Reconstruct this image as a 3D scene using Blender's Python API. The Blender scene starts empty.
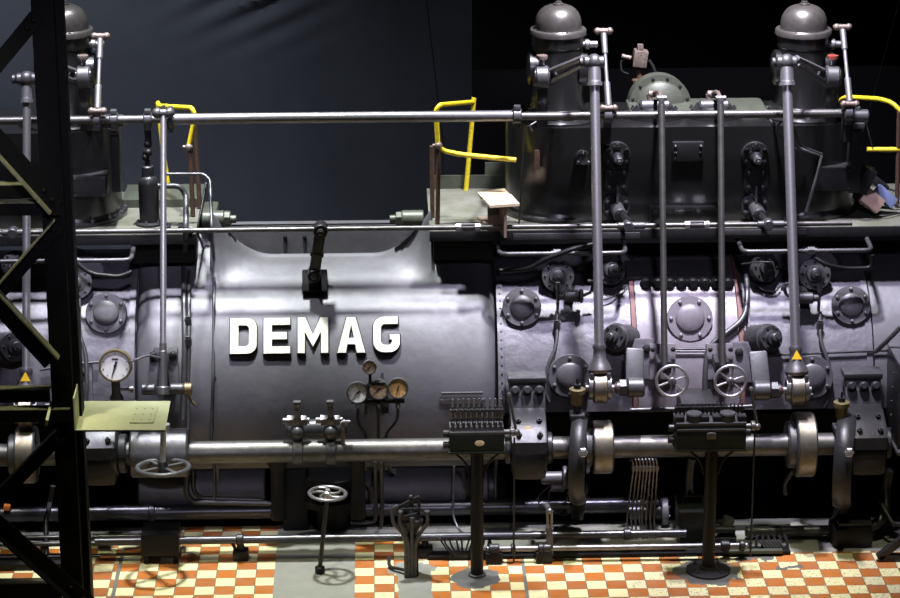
import bpy, bmesh, math, random
from mathutils import Vector, Matrix
random.seed(7)
PI = math.pi
C = bpy.context.scene.collection
# ------------------------------------------------------------------ camera
F = 2600.0
CAM = Vector((0, -20, 8.64)); PITCH = math.radians(18); YAW = math.radians(1.63); ROLL = 0.003
fw = Vector((math.sin(YAW)*math.cos(PITCH), math.cos(YAW)*math.cos(PITCH), -math.sin(PITCH)))
r0 = Vector((math.cos(YAW), -math.sin(YAW), 0)); u0 = r0.cross(fw)
rt = (r0 - ROLL*u0).normalized(); up = rt.cross(fw)
cd = bpy.data.cameras.new('camera'); cam = bpy.data.objects.new('camera', cd); C.objects.link(cam)
cd.sensor_width = 36; cd.lens = F/900*36; cd.clip_end = 200
M = Matrix((rt, up, -fw)).transposed().to_4x4(); M.translation = CAM
cam.matrix_world = M
S = bpy.context.scene; S.camera = cam
S.view_settings.view_transform = 'Standard'; S.view_settings.look = 'None'; S.view_settings.gamma = 1
S.view_settings.use_curve_mapping = False
def ray(px, py):
    return fw + rt*((px-450)/F) - up*((py-299)/F)
def P(px, py, Y):
    d = ray(px, py); return CAM + d*((Y-CAM.y)/d.y)
def PZ(px, py, Z):
    d = ray(px, py); return CAM + d*((Z-CAM.z)/d.z)
def hx(px, Y, z):
    a = (px-450)/F; dy = Y-CAM.y; dz = z-CAM.z
    return (a*(fw.y*dy+fw.z*dz)-(rt.y*dy+rt.z*dz))/(rt.x-a*fw.x)
YC, ZC, R = 1.40, 0.99, 1.15
def CY(px, py, r=R):
    d = ray(px, py); oy = CAM.y-YC; oz = CAM.z-ZC
    a = d.y*d.y+d.z*d.z; b = oy*d.y+oz*d.z; c = oy*oy+oz*oz-r*r
    disc = b*b-a*c
    t = (-b-math.sqrt(max(disc, 0)))/a
    p = CAM+d*t
    return p, Vector((0, p.y-YC, p.z-ZC)).normalized()
k = 1/123.0
XA, YA, ZA = Vector((1,0,0)), Vector((0,1,0)), Vector((0,0,1))
def face(e):
    e = math.radians(e); return Vector((0, -math.cos(e), math.sin(e)))
# ------------------------------------------------------------------ materials
def mat(name, col, rough=.5, metal=0., spec=.5, noise=0., nscale=8., bump=0., bscale=30., col2=None, emit=None, coat=0.):
    m = bpy.data.materials.new(name); m.use_nodes = True; nt = m.node_tree; N = nt.nodes; L = nt.links
    b = N['Principled BSDF']
    b.inputs['Base Color'].default_value = (*col, 1); b.inputs['Roughness'].default_value = rough
    b.inputs['Metallic'].default_value = metal; b.inputs['Specular IOR Level'].default_value = spec
    b.inputs['Coat Weight'].default_value = coat; b.inputs['Coat Roughness'].default_value = .22
    tc = N.new('ShaderNodeTexCoord')
    if noise or col2:
        n = N.new('ShaderNodeTexNoise'); n.inputs['Scale'].default_value = nscale; n.inputs['Detail'].default_value = 6
        n.inputs['Roughness'].default_value = .65
        L.new(tc.outputs['Object'], n.inputs['Vector'])
        r = N.new('ShaderNodeValToRGB'); r.color_ramp.elements[0].position = .35; r.color_ramp.elements[1].position = .7
        c2 = col2 or tuple(c*(1-noise) for c in col)
        r.color_ramp.elements[0].color = (*col, 1); r.color_ramp.elements[1].color = (*c2, 1)
        L.new(n.outputs['Fac'], r.inputs['Fac']); L.new(r.outputs['Color'], b.inputs['Base Color'])
        mr = N.new('ShaderNodeMapRange'); mr.inputs['To Min'].default_value = max(rough-.1, .05); mr.inputs['To Max'].default_value = min(rough+.12, 1)
        L.new(n.outputs['Fac'], mr.inputs['Value']); L.new(mr.outputs['Result'], b.inputs['Roughness'])
    if bump:
        n2 = N.new('ShaderNodeTexNoise'); n2.inputs['Scale'].default_value = bscale; n2.inputs['Detail'].default_value = 4
        L.new(tc.outputs['Object'], n2.inputs['Vector'])
        bp = N.new('ShaderNodeBump'); bp.inputs['Strength'].default_value = bump; bp.inputs['Distance'].default_value = .02
        L.new(n2.outputs['Fac'], bp.inputs['Height']); L.new(bp.outputs['Normal'], b.inputs['Normal'])
    if emit:
        b.inputs['Emission Color'].default_value = (*col, 1); b.inputs['Emission Strength'].default_value = emit
    return m
MT = {}
def addm(n, *a, **kw): MT[n] = mat(n, *a, **kw)
addm('barrel_paint', (.145,.142,.153), .56, .45, .5, noise=.3, nscale=3, bump=.12, bscale=14)
addm('casting_paint', (.15,.143,.163), .52, .4, .5, noise=.3, nscale=4, bump=.55, bscale=8)
addm('panel_paint', (.20,.18,.205), .48, .25, .5, noise=.3, nscale=5, bump=.15, bscale=12)
addm('cover_paint', (.12,.116,.125), .46, .35, .5, noise=.25, nscale=12, bump=.05, bscale=40)
addm('chest_paint', (.008,.008,.0082), .33, .0, .5, noise=.4, nscale=6, bump=.12, bscale=16, coat=.8)
addm('dome_paint', (.15,.14,.13), .33, .7, .5, noise=.4, nscale=9, bump=.04, bscale=30)
addm('iron_dark', (.030,.030,.032), .38, .35, .4, noise=.4, nscale=14, bump=.08, bscale=40)
addm('iron_black', (.007,.007,.0075), .45, .1, .25, noise=.3, nscale=12)
addm('iron_grey', (.09,.09,.093), .42, .55, .5, noise=.4, nscale=14, bump=.05, bscale=50)
addm('steel', (.62,.61,.64), .40, .93, .5, noise=.3, nscale=25)
addm('steel_dark', (.22,.212,.22), .38, .75, .5, noise=.35, nscale=18, bump=.03, bscale=60)
addm('shaft_steel', (.12,.117,.11), .42, .7, .5, noise=.45, nscale=10, bump=.05, bscale=40)
addm('worn_steel', (.22,.21,.185), .42, .8, .5, nscale=12, col2=(.13,.10,.06))
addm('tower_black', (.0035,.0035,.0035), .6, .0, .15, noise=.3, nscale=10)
addm('tower_edge', (.20,.20,.12), .7, 0, .3, noise=.5, nscale=20)  # flanges of the tower braces and beams, paler than the bars
addm('cream', (.60,.62,.42), .65, 0, .3, nscale=6, col2=(.50,.53,.35), bump=.05, bscale=60)
addm('letter_cream', (.74,.72,.62), .55, 0, .4, nscale=18, col2=(.5,.47,.38))
addm('dial_white', (.92,.92,.90), .5, 0, .4, nscale=14, col2=(.85,.83,.76))
addm('dial_aged', (.85,.70,.48), .5, 0, .4, nscale=60, col2=(.52,.33,.15))
addm('dial_amber', (.60,.38,.14), .5, 0, .4, nscale=70, col2=(.48,.28,.09))
addm('ink', (.01,.01,.01), .6)
addm('yellow', (.75,.60,.02), .45, 0, .5, nscale=40, col2=(.50,.37,.02))
addm('rust_brown', (.10,.055,.035), .65, .2, .3, nscale=30, col2=(.05,.03,.022))
addm('red_wax', (.17,.03,.02), .5)
addm('rusty', (.12,.075,.055), .5, .5, .4, nscale=60, col2=(.24,.21,.195))
addm('brass', (.24,.19,.095), .45, .6, .5, nscale=40, col2=(.12,.10,.055))
addm('deck_green', (.14,.138,.115), .6, .1, .4, nscale=5, col2=(.075,.082,.052), bump=.4, bscale=120)
addm('green_paint', (.07,.078,.058), .42, .2, .5, noise=.3, nscale=7, bump=.08, bscale=20)
addm('tank_green', (.016,.020,.016), .40, .1, .35, noise=.3, nscale=14)
addm('wood', (.62,.50,.33), .6, 0, .3, nscale=5, col2=(.52,.40,.25))
addm('wood_pink', (.28,.20,.165), .6, 0, .3, nscale=9, col2=(.20,.13,.11))
addm('pipe_black', (.06,.06,.065), .3, .6, .5, noise=.3, nscale=14)
addm('warn_yellow', (.85,.52,.02), .5)
addm('red_lead', (.17,.075,.065), .6, .1, .3, nscale=30, col2=(.11,.07,.07))
addm('orange', (.75,.20,.03), .6)
addm('blue_paint', (.12,.15,.27), .5)
addm('plate_pit', (.10,.10,.09), .8, 0, .3, noise=.4, nscale=5)
addm('glass', (.8,.82,.8), .08, 0, .5)
addm('curtain', (.052,.058,.074), .9, 0, .2, noise=.12, nscale=3)
addm('hall_black', (.006,.006,.006), .9, 0, .2)
addm('hall_grey', (.025,.025,.03), .9, 0, .2)
# ------------------------------------------------------------------ mesh builder
def frame(n):
    n = n.normalized()
    a = XA if abs(n.x) < .8 else ZA
    v = n.cross(a).normalized(); u = v.cross(n).normalized()     # u close to a
    return u, v, n
class MB:
    def __init__(s, m='iron_dark'):
        s.bm = bmesh.new(); s.mats = []; s.mi = 0; s.m(m)
    def m(s, name):
        if name not in s.mats: s.mats.append(name)
        s.mi = s.mats.index(name); return s
    def _f(s, vs):
        try:
            f = s.bm.faces.new(vs); f.material_index = s.mi; return f
        except ValueError: return None
    def lathe(s, o, n, prof, seg=28, sx=1., a0=0., a1=2*PI, uu=None):
        u, v, n = frame(n)
        if uu is not None: u = uu; v = n.cross(u)
        full = abs(a1-a0-2*PI) < 1e-6; cnt = seg if full else seg+1
        rings = []
        for (r, h) in prof:
            if r <= 1e-6: rings.append([s.bm.verts.new(o+n*h)]); continue
            rings.append([s.bm.verts.new(o+n*h+(u*math.cos(a0+(a1-a0)*i/seg)*sx+v*math.sin(a0+(a1-a0)*i/seg))*r) for i in range(cnt)])
        for A, B in zip(rings, rings[1:]):
            for i in range(seg):
                j = (i+1) % cnt
                if len(A) == 1 and len(B) == 1: continue
                if len(A) == 1: s._f([A[0], B[j], B[i]])
                elif len(B) == 1: s._f([A[i], A[j], B[0]])
                else: s._f([A[i], A[j], B[j], B[i]])
        return s
    def cyl(s, p0, p1, r0, r1=None, seg=20, bev=0.):
        r1 = r0 if r1 is None else r1
        n = (p1-p0); h = n.length
        if bev: pr = [(0,0),(r0-bev,0),(r0,bev),(r1,h-bev),(r1-bev,h),(0,h)]
        else: pr = [(0,0),(r0,0),(r1,h),(0,h)]
        return s.lathe(p0, n, pr, seg)
    def box(s, c, size, rot=None, bev=0.):
        r = rot or Matrix.Identity(3)
        hx_, hy_, hz_ = size[0]/2, size[1]/2, size[2]/2
        vs = [s.bm.verts.new(c + r @ Vector((x*hx_, y*hy_, z*hz_))) for x in (-1,1) for y in (-1,1) for z in (-1,1)]
        fs = [s._f([vs[i] for i in q]) for q in ((0,1,3,2),(4,6,7,5),(0,4,5,1),(2,3,7,6),(0,2,6,4),(1,5,7,3))]
        if bev:
            es = {e for f in fs for e in f.edges}
            bmesh.ops.bevel(s.bm, geom=list(es), offset=bev, segments=2, affect='EDGES', profile=.6, material=s.mi)
        return s
    def bar(s, p0, p1, w, t, side=None, bev=0.):
        d = (p1-p0); L = d.length; d.normalize()
        a = side or YA
        b = d.cross(a).normalized(); a = b.cross(d).normalized()
        rot = Matrix((b, a, d)).transposed()        # local x=b (width) y=a (thickness) z=d
        return s.box((p0+p1)/2, (w, t, L), rot, bev)
    def tube(s, pts, r, seg=10, fil=0., closed=False, cap=True):
        pts = [Vector(p) for p in pts]
        if fil and len(pts) > 2:
            q = [pts[0]]
            for a, b, c in zip(pts, pts[1:], pts[2:]):
                d1 = (a-b); d2 = (c-b); f = min(fil, d1.length*.49, d2.length*.49)
                p1 = b+d1.normalized()*f; p2 = b+d2.normalized()*f
                for i in range(6):
                    t = i/5; q.append(p1*(1-t)**2+b*2*t*(1-t)+p2*t*t)
            q.append(pts[-1]); pts = q
        rings = []; n = len(pts); pu = None
        for i, p in enumerate(pts):
            if closed: t = (pts[(i+1) % n]-pts[i-1])
            else: t = pts[min(i+1, n-1)]-pts[max(i-1, 0)]
            if t.length < 1e-9: t = ZA.copy()
            t.normalize()
            if pu is None: u = t.orthogonal().normalized()
            else:
                u = pu-t*pu.dot(t); u = u.normalized() if u.length > 1e-6 else t.orthogonal().normalized()
            v = t.cross(u); pu = u
            rr = r[i] if isinstance(r, (list, tuple)) else r
            rings.append([s.bm.verts.new(p+(u*math.cos(2*PI*j/seg)+v*math.sin(2*PI*j/seg))*rr) for j in range(seg)])
        pairs = list(zip(rings, rings[1:]))+([(rings[-1], rings[0])] if closed else [])
        for A, B in pairs:
            for j in range(seg): s._f([A[j], A[(j+1) % seg], B[(j+1) % seg], B[j]])
        if cap and not closed: s._f(rings[0][::-1]); s._f(rings[-1])
        return s
    def torus(s, c, n, Rr, r, seg=40, rs=10, flat=1.):
        u, v, n = frame(n); rings = []
        for i in range(seg):
            a = 2*PI*i/seg; d = u*math.cos(a)+v*math.sin(a)
            rings.append([s.bm.verts.new(c+d*(Rr+r*math.cos(2*PI*j/rs))+n*(r*flat*math.sin(2*PI*j/rs))) for j in range(rs)])
        for i in range(seg):
            A, B = rings[i], rings[(i+1) % seg]
            for j in range(rs): s._f([A[j], A[(j+1) % rs], B[(j+1) % rs], B[j]])
        return s
    def prism(s, pts, o, u, v, n, d0, d1, bev=0.):
        lo = [s.bm.verts.new(o+u*x+v*y+n*d0) for x, y in pts]; hi = [s.bm.verts.new(o+u*x+v*y+n*d1) for x, y in pts]
        f1 = s._f(lo[::-1]); f2 = s._f(hi); c = len(pts)
        for i in range(c): s._f([lo[i], lo[(i+1) % c], hi[(i+1) % c], hi[i]])
        if bev and f2: bmesh.ops.bevel(s.bm, geom=list(f2.edges), offset=bev, segments=2, affect='EDGES', profile=.6, material=s.mi)
        return s
    def ring(s, out, inn, o, u, v, n, d0, d1):
        c = len(out)
        V = lambda pts, d: [s.bm.verts.new(o+u*x+v*y+n*d) for x, y in pts]
        a, b, e, f = V(out, d0), V(inn, d0), V(out, d1), V(inn, d1)
        for i in range(c):
            j = (i+1) % c
            s._f([e[i], e[j], f[j], f[i]]); s._f([a[j], a[i], b[i], b[j]]); s._f([a[i], a[j], e[j], e[i]]); s._f([b[j], b[i], f[i], f[j]])
        return s
    def ball(s, c, r, sc=(1,1,1), seg=16):
        n = seg//2
        pr = [(r*math.sin(PI*i/n), -r*math.cos(PI*i/n)) for i in range(n+1)]
        pr[0] = (0, -r); pr[-1] = (0, r)
        st = len(s.bm.verts); s.lathe(Vector(), ZA, pr, seg); s.bm.verts.ensure_lookup_table()
        for i in range(st, len(s.bm.verts)):
            vv = s.bm.verts[i]; vv.co = c+Vector((vv.co.x*sc[0], vv.co.y*sc[1], vv.co.z*sc[2]))
        return s
    def hexa(s, p, n, r, h):
        return s.lathe(p, n, [(0,0),(r,0),(r,h*.85),(r*.85,h),(0,h)], 6)
    def mesh(s, name, org=Vector(), ang=38):
        bm = s.bm
        bmesh.ops.recalc_face_normals(bm, faces=bm.faces)
        bmesh.ops.translate(bm, verts=bm.verts, vec=-org)
        me = bpy.data.meshes.new(name); bm.to_mesh(me); bm.free()
        for m_ in s.mats: me.materials.append(MT[m_])
        me.shade_smooth(); me.set_sharp_from_angle(angle=math.radians(ang))
        return me
    def build(s, name, root=None, label=None, ang=38, at=None):
        top = root
        while top is not None and top.parent is not None: top = top.parent
        org = top.location.copy() if top is not None else (at or Vector())
        o = bpy.data.objects.new(name, s.mesh(name, org, ang)); C.objects.link(o)
        if root is not None: o.parent = root
        else: o.location = org
        if label: o['label'] = label
        return o
def plate(b, q, n, t):
    lo = [b.bm.verts.new(p) for p in q]; hi = [b.bm.verts.new(p+n*t) for p in q]
    b._f(lo[::-1]); b._f(hi)
    for i in range(len(q)): b._f([lo[i], lo[(i+1) % len(q)], hi[(i+1) % len(q)], hi[i]])
def T(name, label, cat, loc=Vector(), group=None):
    o = bpy.data.objects.new(name, None); C.objects.link(o); o.location = loc; o.empty_display_size = .05
    o['label'] = label; o['category'] = cat
    if group: o['group'] = group
    return o
def tag(o, label, cat, group=None, kind=None):
    o['label'] = label; o['category'] = cat
    if group: o['group'] = group
    if kind: o['kind'] = kind
    return o
def struct(o): o['kind'] = 'structure'; return o
def rootloc(o):
    while o.parent is not None: o = o.parent
    return o.location
_bc = {}
def bolt(root, p, n, r=.014, h=.014, m='iron_dark', kind='hex', name='bolt'):
    key = (round(r, 4), round(h, 4), m, kind)
    if key not in _bc:
        b = MB(m)
        if kind == 'hex': b.hexa(Vector(), ZA, r, h).cyl(Vector((0,0,h*.9)), Vector((0,0,h*1.5)), r*.45, seg=8)
        elif kind == 'round': b.lathe(Vector(), ZA, [(0,-h*.3),(r,-h*.3),(r,h*.3),(r*.8,h*.8),(r*.4,h),(0,h)], 12)
        elif kind == 'cap': b.lathe(Vector(), ZA, [(0,-.01),(r*1.25,-.01),(r*1.25,h*.2),(r,h*.25),(r,h*.75),(r*.7,h),(0,h)], 12)
        _bc[key] = b.mesh(name)
    o = bpy.data.objects.new(name, _bc[key]); C.objects.link(o); o.parent = root
    u, v, nn = frame(n)
    Mx = Matrix((u, v, nn)).transposed().to_4x4(); Mx.translation = p-rootloc(root); o.matrix_local = Mx
    return o
def ringpts(c, n, r, cnt, ph=0.):
    u, v, n = frame(n)
    return [c+(u*math.cos(ph+2*PI*i/cnt)+v*math.sin(ph+2*PI*i/cnt))*r for i in range(cnt)]
def hbar(px0, px1, ax, ay, Y):
    a = P(ax, ay, Y)
    return Vector((hx(px0, Y, a.z), Y, a.z)), Vector((hx(px1, Y, a.z), Y, a.z))
# ------------------------------------------------------------------ setting
def floor_material():
    m = bpy.data.materials.new('checker_tile_floor'); m.use_nodes = True; nt = m.node_tree; N = nt.nodes; L = nt.links
    b = N['Principled BSDF']; tc = N.new('ShaderNodeTexCoord'); sp = N.new('ShaderNodeSeparateXYZ'); L.new(tc.outputs['Object'], sp.inputs[0])
    def ma(op, a, b_=None, c=None, cl=False):
        n = N.new('ShaderNodeMath'); n.operation = op; n.use_clamp = cl
        for i, x in enumerate((a, b_, c)):
            if x is None: continue
            if isinstance(x, (int, float)): n.inputs[i].default_value = x
            else: L.new(x, n.inputs[i])
        return n.outputs[0]
    def noise(s, d=5):
        n = N.new('ShaderNodeTexNoise'); n.inputs['Scale'].default_value = s; n.inputs['Detail'].default_value = d; L.new(tc.outputs['Object'], n.inputs['Vector']); return n.outputs['Fac']
    def mix(f, a, c):
        n = N.new('ShaderNodeMix'); n.data_type = 'RGBA'
        if isinstance(f, (int, float)): n.inputs[0].default_value = f
        else: L.new(f, n.inputs[0])
        for i, x in ((6, a), (7, c)):
            if isinstance(x, tuple): n.inputs[i].default_value = (*x, 1)
            else: L.new(x, n.inputs[i])
        return n.outputs[2]
    X, Y = sp.outputs[0], sp.outputs[1]; t = .16
    xs1 = PZ(526.5, 590, 0).x; xs2 = PZ(415, 590, 0).x; xs0 = PZ(117, 580, 0).x
    x0 = PZ(374.4, 592.3, 0); nz = noise(9); nz2 = noise(40)
    right = ma('GREATER_THAN', X, xs1); midr = ma('GREATER_THAN', X, xs2); left = ma('LESS_THAN', X, xs0)
    ph = ma('ADD', ma('ADD', ma('MULTIPLY', right, .026), ma('MULTIPLY', midr, .03)), ma('MULTIPLY', left, .05))
    gx = ma('DIVIDE', ma('ADD', ma('SUBTRACT', X, x0.x), ph), t); gy = ma('DIVIDE', ma('SUBTRACT', Y, x0.y), t)
    par = ma('MODULO', ma('ADD', ma('ADD', ma('FLOOR', gx), ma('FLOOR', gy)), 1000), 2)
    fx = ma('FRACT', gx); fy = ma('FRACT', gy)
    edge = ma('MINIMUM', ma('MINIMUM', fx, ma('SUBTRACT', 1, fx)), ma('MINIMUM', fy, ma('SUBTRACT', 1, fy)))
    grout = ma('LESS_THAN', edge, .018)
    # every tile its own shade
    wn = N.new('ShaderNodeTexWhiteNoise'); wn.noise_dimensions = '2D'; cb = N.new('ShaderNodeCombineXYZ')
    L.new(ma('FLOOR', gx), cb.inputs[0]); L.new(ma('FLOOR', gy), cb.inputs[1]); L.new(cb.outputs[0], wn.inputs['Vector'])
    rnd = wn.outputs['Value']
    orange = mix(rnd, (.38,.115,.011), (.28,.08,.012)); cream = mix(rnd, (.62,.58,.30), (.52,.49,.28))
    col = mix(par, orange, cream)
    col = mix(grout, col, (.10,.095,.08))
    crack = ma('MULTIPLY', ma('GREATER_THAN', nz2, .60), ma('GREATER_THAN', X, 2.0))
    col = mix(ma('MULTIPLY', crack, .75), col, (.12,.12,.10))
    col = mix(ma('MULTIPLY', ma('SUBTRACT', nz, .35, cl=True), .5), col, (.28,.25,.18))
    # concrete: two poured strips, the ledge by the pit, and the mortar round the posts
    conc = mix(nz, (.23,.23,.195), (.16,.16,.14)); mort = mix(nz, (.11,.11,.10), (.075,.075,.07))
    wob = ma('MULTIPLY', ma('SUBTRACT', nz, .5), .10)
    def rect(xa, xb, ya, yb, w=0.):
        Xw = ma('ADD', X, ma('MULTIPLY', wob, w)) if w else X; Yw = ma('ADD', Y, ma('MULTIPLY', wob, w)) if w else Y
        return ma('MULTIPLY', ma('MULTIPLY', ma('GREATER_THAN', Xw, xa), ma('LESS_THAN', Xw, xb)), ma('MULTIPLY', ma('GREATER_THAN', Yw, ya), ma('LESS_THAN', Yw, yb)))
    def disc(px, py, r, w=1.):
        c = PZ(px, py, 0); dx = ma('SUBTRACT', X, c.x); dy = ma('SUBTRACT', Y, c.y)
        return ma('LESS_THAN', ma('ADD', ma('SQRT', ma('ADD', ma('MULTIPLY', dx, dx), ma('MULTIPLY', dy, dy))), ma('MULTIPLY', wob, w)), r)
    xa, xb = PZ(273, 590, 0).x, PZ(354.6, 590, 0).x
    masks = [rect(xa, xb, -6, 2), rect(PZ(398, 590, 0).x, PZ(432, 590, 0).x, -6, -.5, .4), disc(412, 570, .17, 2.5), disc(440, 548, .19, 2),
             rect(PZ(352, 548, 0).x, 9, .13, 3), rect(PZ(428, 548, 0).x, 9, -.30, 3, .5), rect(-9, PZ(180, 548, 0).x, .03, 3, .5), disc(476, 578, .20, 2), disc(708, 572, .26, 2),
             rect(PZ(737, 566, 0).x, PZ(775, 566, 0).x, -.45, -.2, 3), rect(PZ(780, 578, 0).x, PZ(806, 578, 0).x, -.64, -.58, 2)]
    mk = masks[0]
    for q in masks[1:]: mk = ma('MAXIMUM', mk, q)
    col = mix(mk, col, conc)
    m2 = masks[3]
    for q in (masks[7], masks[8], masks[9], masks[10]): m2 = ma('MAXIMUM', m2, q)
    col = mix(m2, col, mort)
    seam = ma('MAXIMUM', rect(xs0-.02, xs0+.012, -6, .0), rect(xs1-.014, xs1+.014, -6, -.33))
    col = mix(seam, col, (.12,.12,.10))
    L.new(col, b.inputs['Base Color']); b.inputs['Roughness'].default_value = .45; b.inputs['Specular IOR Level'].default_value = .4
    bp = N.new('ShaderNodeBump'); bp.inputs['Strength'].default_value = .25; bp.inputs['Distance'].default_value = .01
    L.new(ma('SUBTRACT', nz2, ma('MULTIPLY', grout, .8)), bp.inputs['Height']); L.new(bp.outputs[0], b.inputs['Normal'])
    return m
MT['floor'] = floor_material()
b = MB('floor'); b.box(Vector((0,-3.29,-.05)), (18,7.42,.10)); struct(b.build('floor'))
b = MB('plate_pit'); b.box(Vector((0,3.5,-1.35)), (18,12,.1)); struct(b.build('floor_pit'))
b = MB('iron_black'); b.box(Vector((0,.40,-.70)), (18,.04,1.2)); struct(b.build('wall_pit'))
b = MB('iron_black'); b.box(Vector((0,1.85,-.35)), (16,1.0,1.9)); struct(b.build('foundation_pier'))
b = MB('hall_black'); b.box(Vector((0,9.0,2.5)), (26,.1,8)); struct(b.build('wall_back'))
zl = P(600, 72, 5).z
b = MB('hall_grey'); b.box(Vector((5.2,5.1,(zl-1.3)/2)), (9.4,.1,zl+1.3)); struct(b.build('wall_low'))
# plinth edge along the floor on the right
a, c = hbar(428, 790, 600, 558, -.33)
b = MB('iron_black'); b.box(Vector(((a.x+c.x)/2, -.30, .018)), (c.x-a.x, .12, .036), bev=.006); struct(b.build('trim_1'))
b = MB('hall_black'); b.box(Vector((0,-4,13.05)), (30,34,.1)); struct(b.build('ceiling'))
# hanging curtain, left half of the hall
def curtain():
    b = MB('curtain'); x0, x1 = -7.2, hx(472, 4.6, 2.5); nx, nz = 300, 130; vs = []
    for i in range(nx+1):
        row = []
        for j in range(nz+1):
            x = x0+(x1-x0)*i/nx; z = -1.28+6.2*j/nz
            y = 4.6+.015*math.sin(x*2.3)+.01*math.sin(x*5.1+z)
            dx, dz = x-hx(255, 4.6, 3.7), z-3.75            # bunched folds where the cloth is gathered up
            w = math.exp(-(dx*dx*3+dz*dz*6)); y += .035*w*math.sin((dz-.45*dx)*24)
            row.append(b.bm.verts.new((x, y, z)))
        vs.append(row)
    for i in range(nx):
        for j in range(nz): b._f([vs[i][j], vs[i+1][j], vs[i+1][j+1], vs[i][j+1]])
    o = b.build('backdrop_curtain')
    md = o.modifiers.new('thickness', 'SOLIDIFY'); md.thickness = .01
    tag(o, 'dark blue-grey cloth hung as a backdrop behind the left half of the engine', 'curtain')
curtain()
# ------------------------------------------------------------------ curved shells
def shell(b, x0, x1, a0, a1, r, nx=8, na=40, thick=.06):
    """part of a horizontal drum, a in degrees above horizontal (90 = top, towards the back past it)"""
    def ringv(rr):
        return [[b.bm.verts.new((x0+(x1-x0)*i/nx, YC-rr*math.cos(math.radians(a0+(a1-a0)*j/na)), ZC+rr*math.sin(math.radians(a0+(a1-a0)*j/na)))) for j in range(na+1)] for i in range(nx+1)]
    o, n = ringv(r), ringv(r-thick)
    for i in range(nx):
        for j in range(na):
            b._f([o[i][j], o[i+1][j], o[i+1][j+1], o[i][j+1]]); b._f([n[i][j+1], n[i+1][j+1], n[i+1][j], n[i][j]])
    for j in range(na):
        b._f([o[0][j+1], n[0][j+1], n[0][j], o[0][j]]); b._f([o[nx][j], n[nx][j], n[nx][j+1], o[nx][j+1]])
    for i in range(nx):
        b._f([o[i][0], n[i][0], n[i+1][0], o[i+1][0]]); b._f([o[i+1][na], n[i+1][na], n[i][na], o[i][na]])
xB0, xB1 = P(133, 340, .3).x, P(498, 340, .3).x
xC1 = P(876, 340, .3).x
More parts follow.
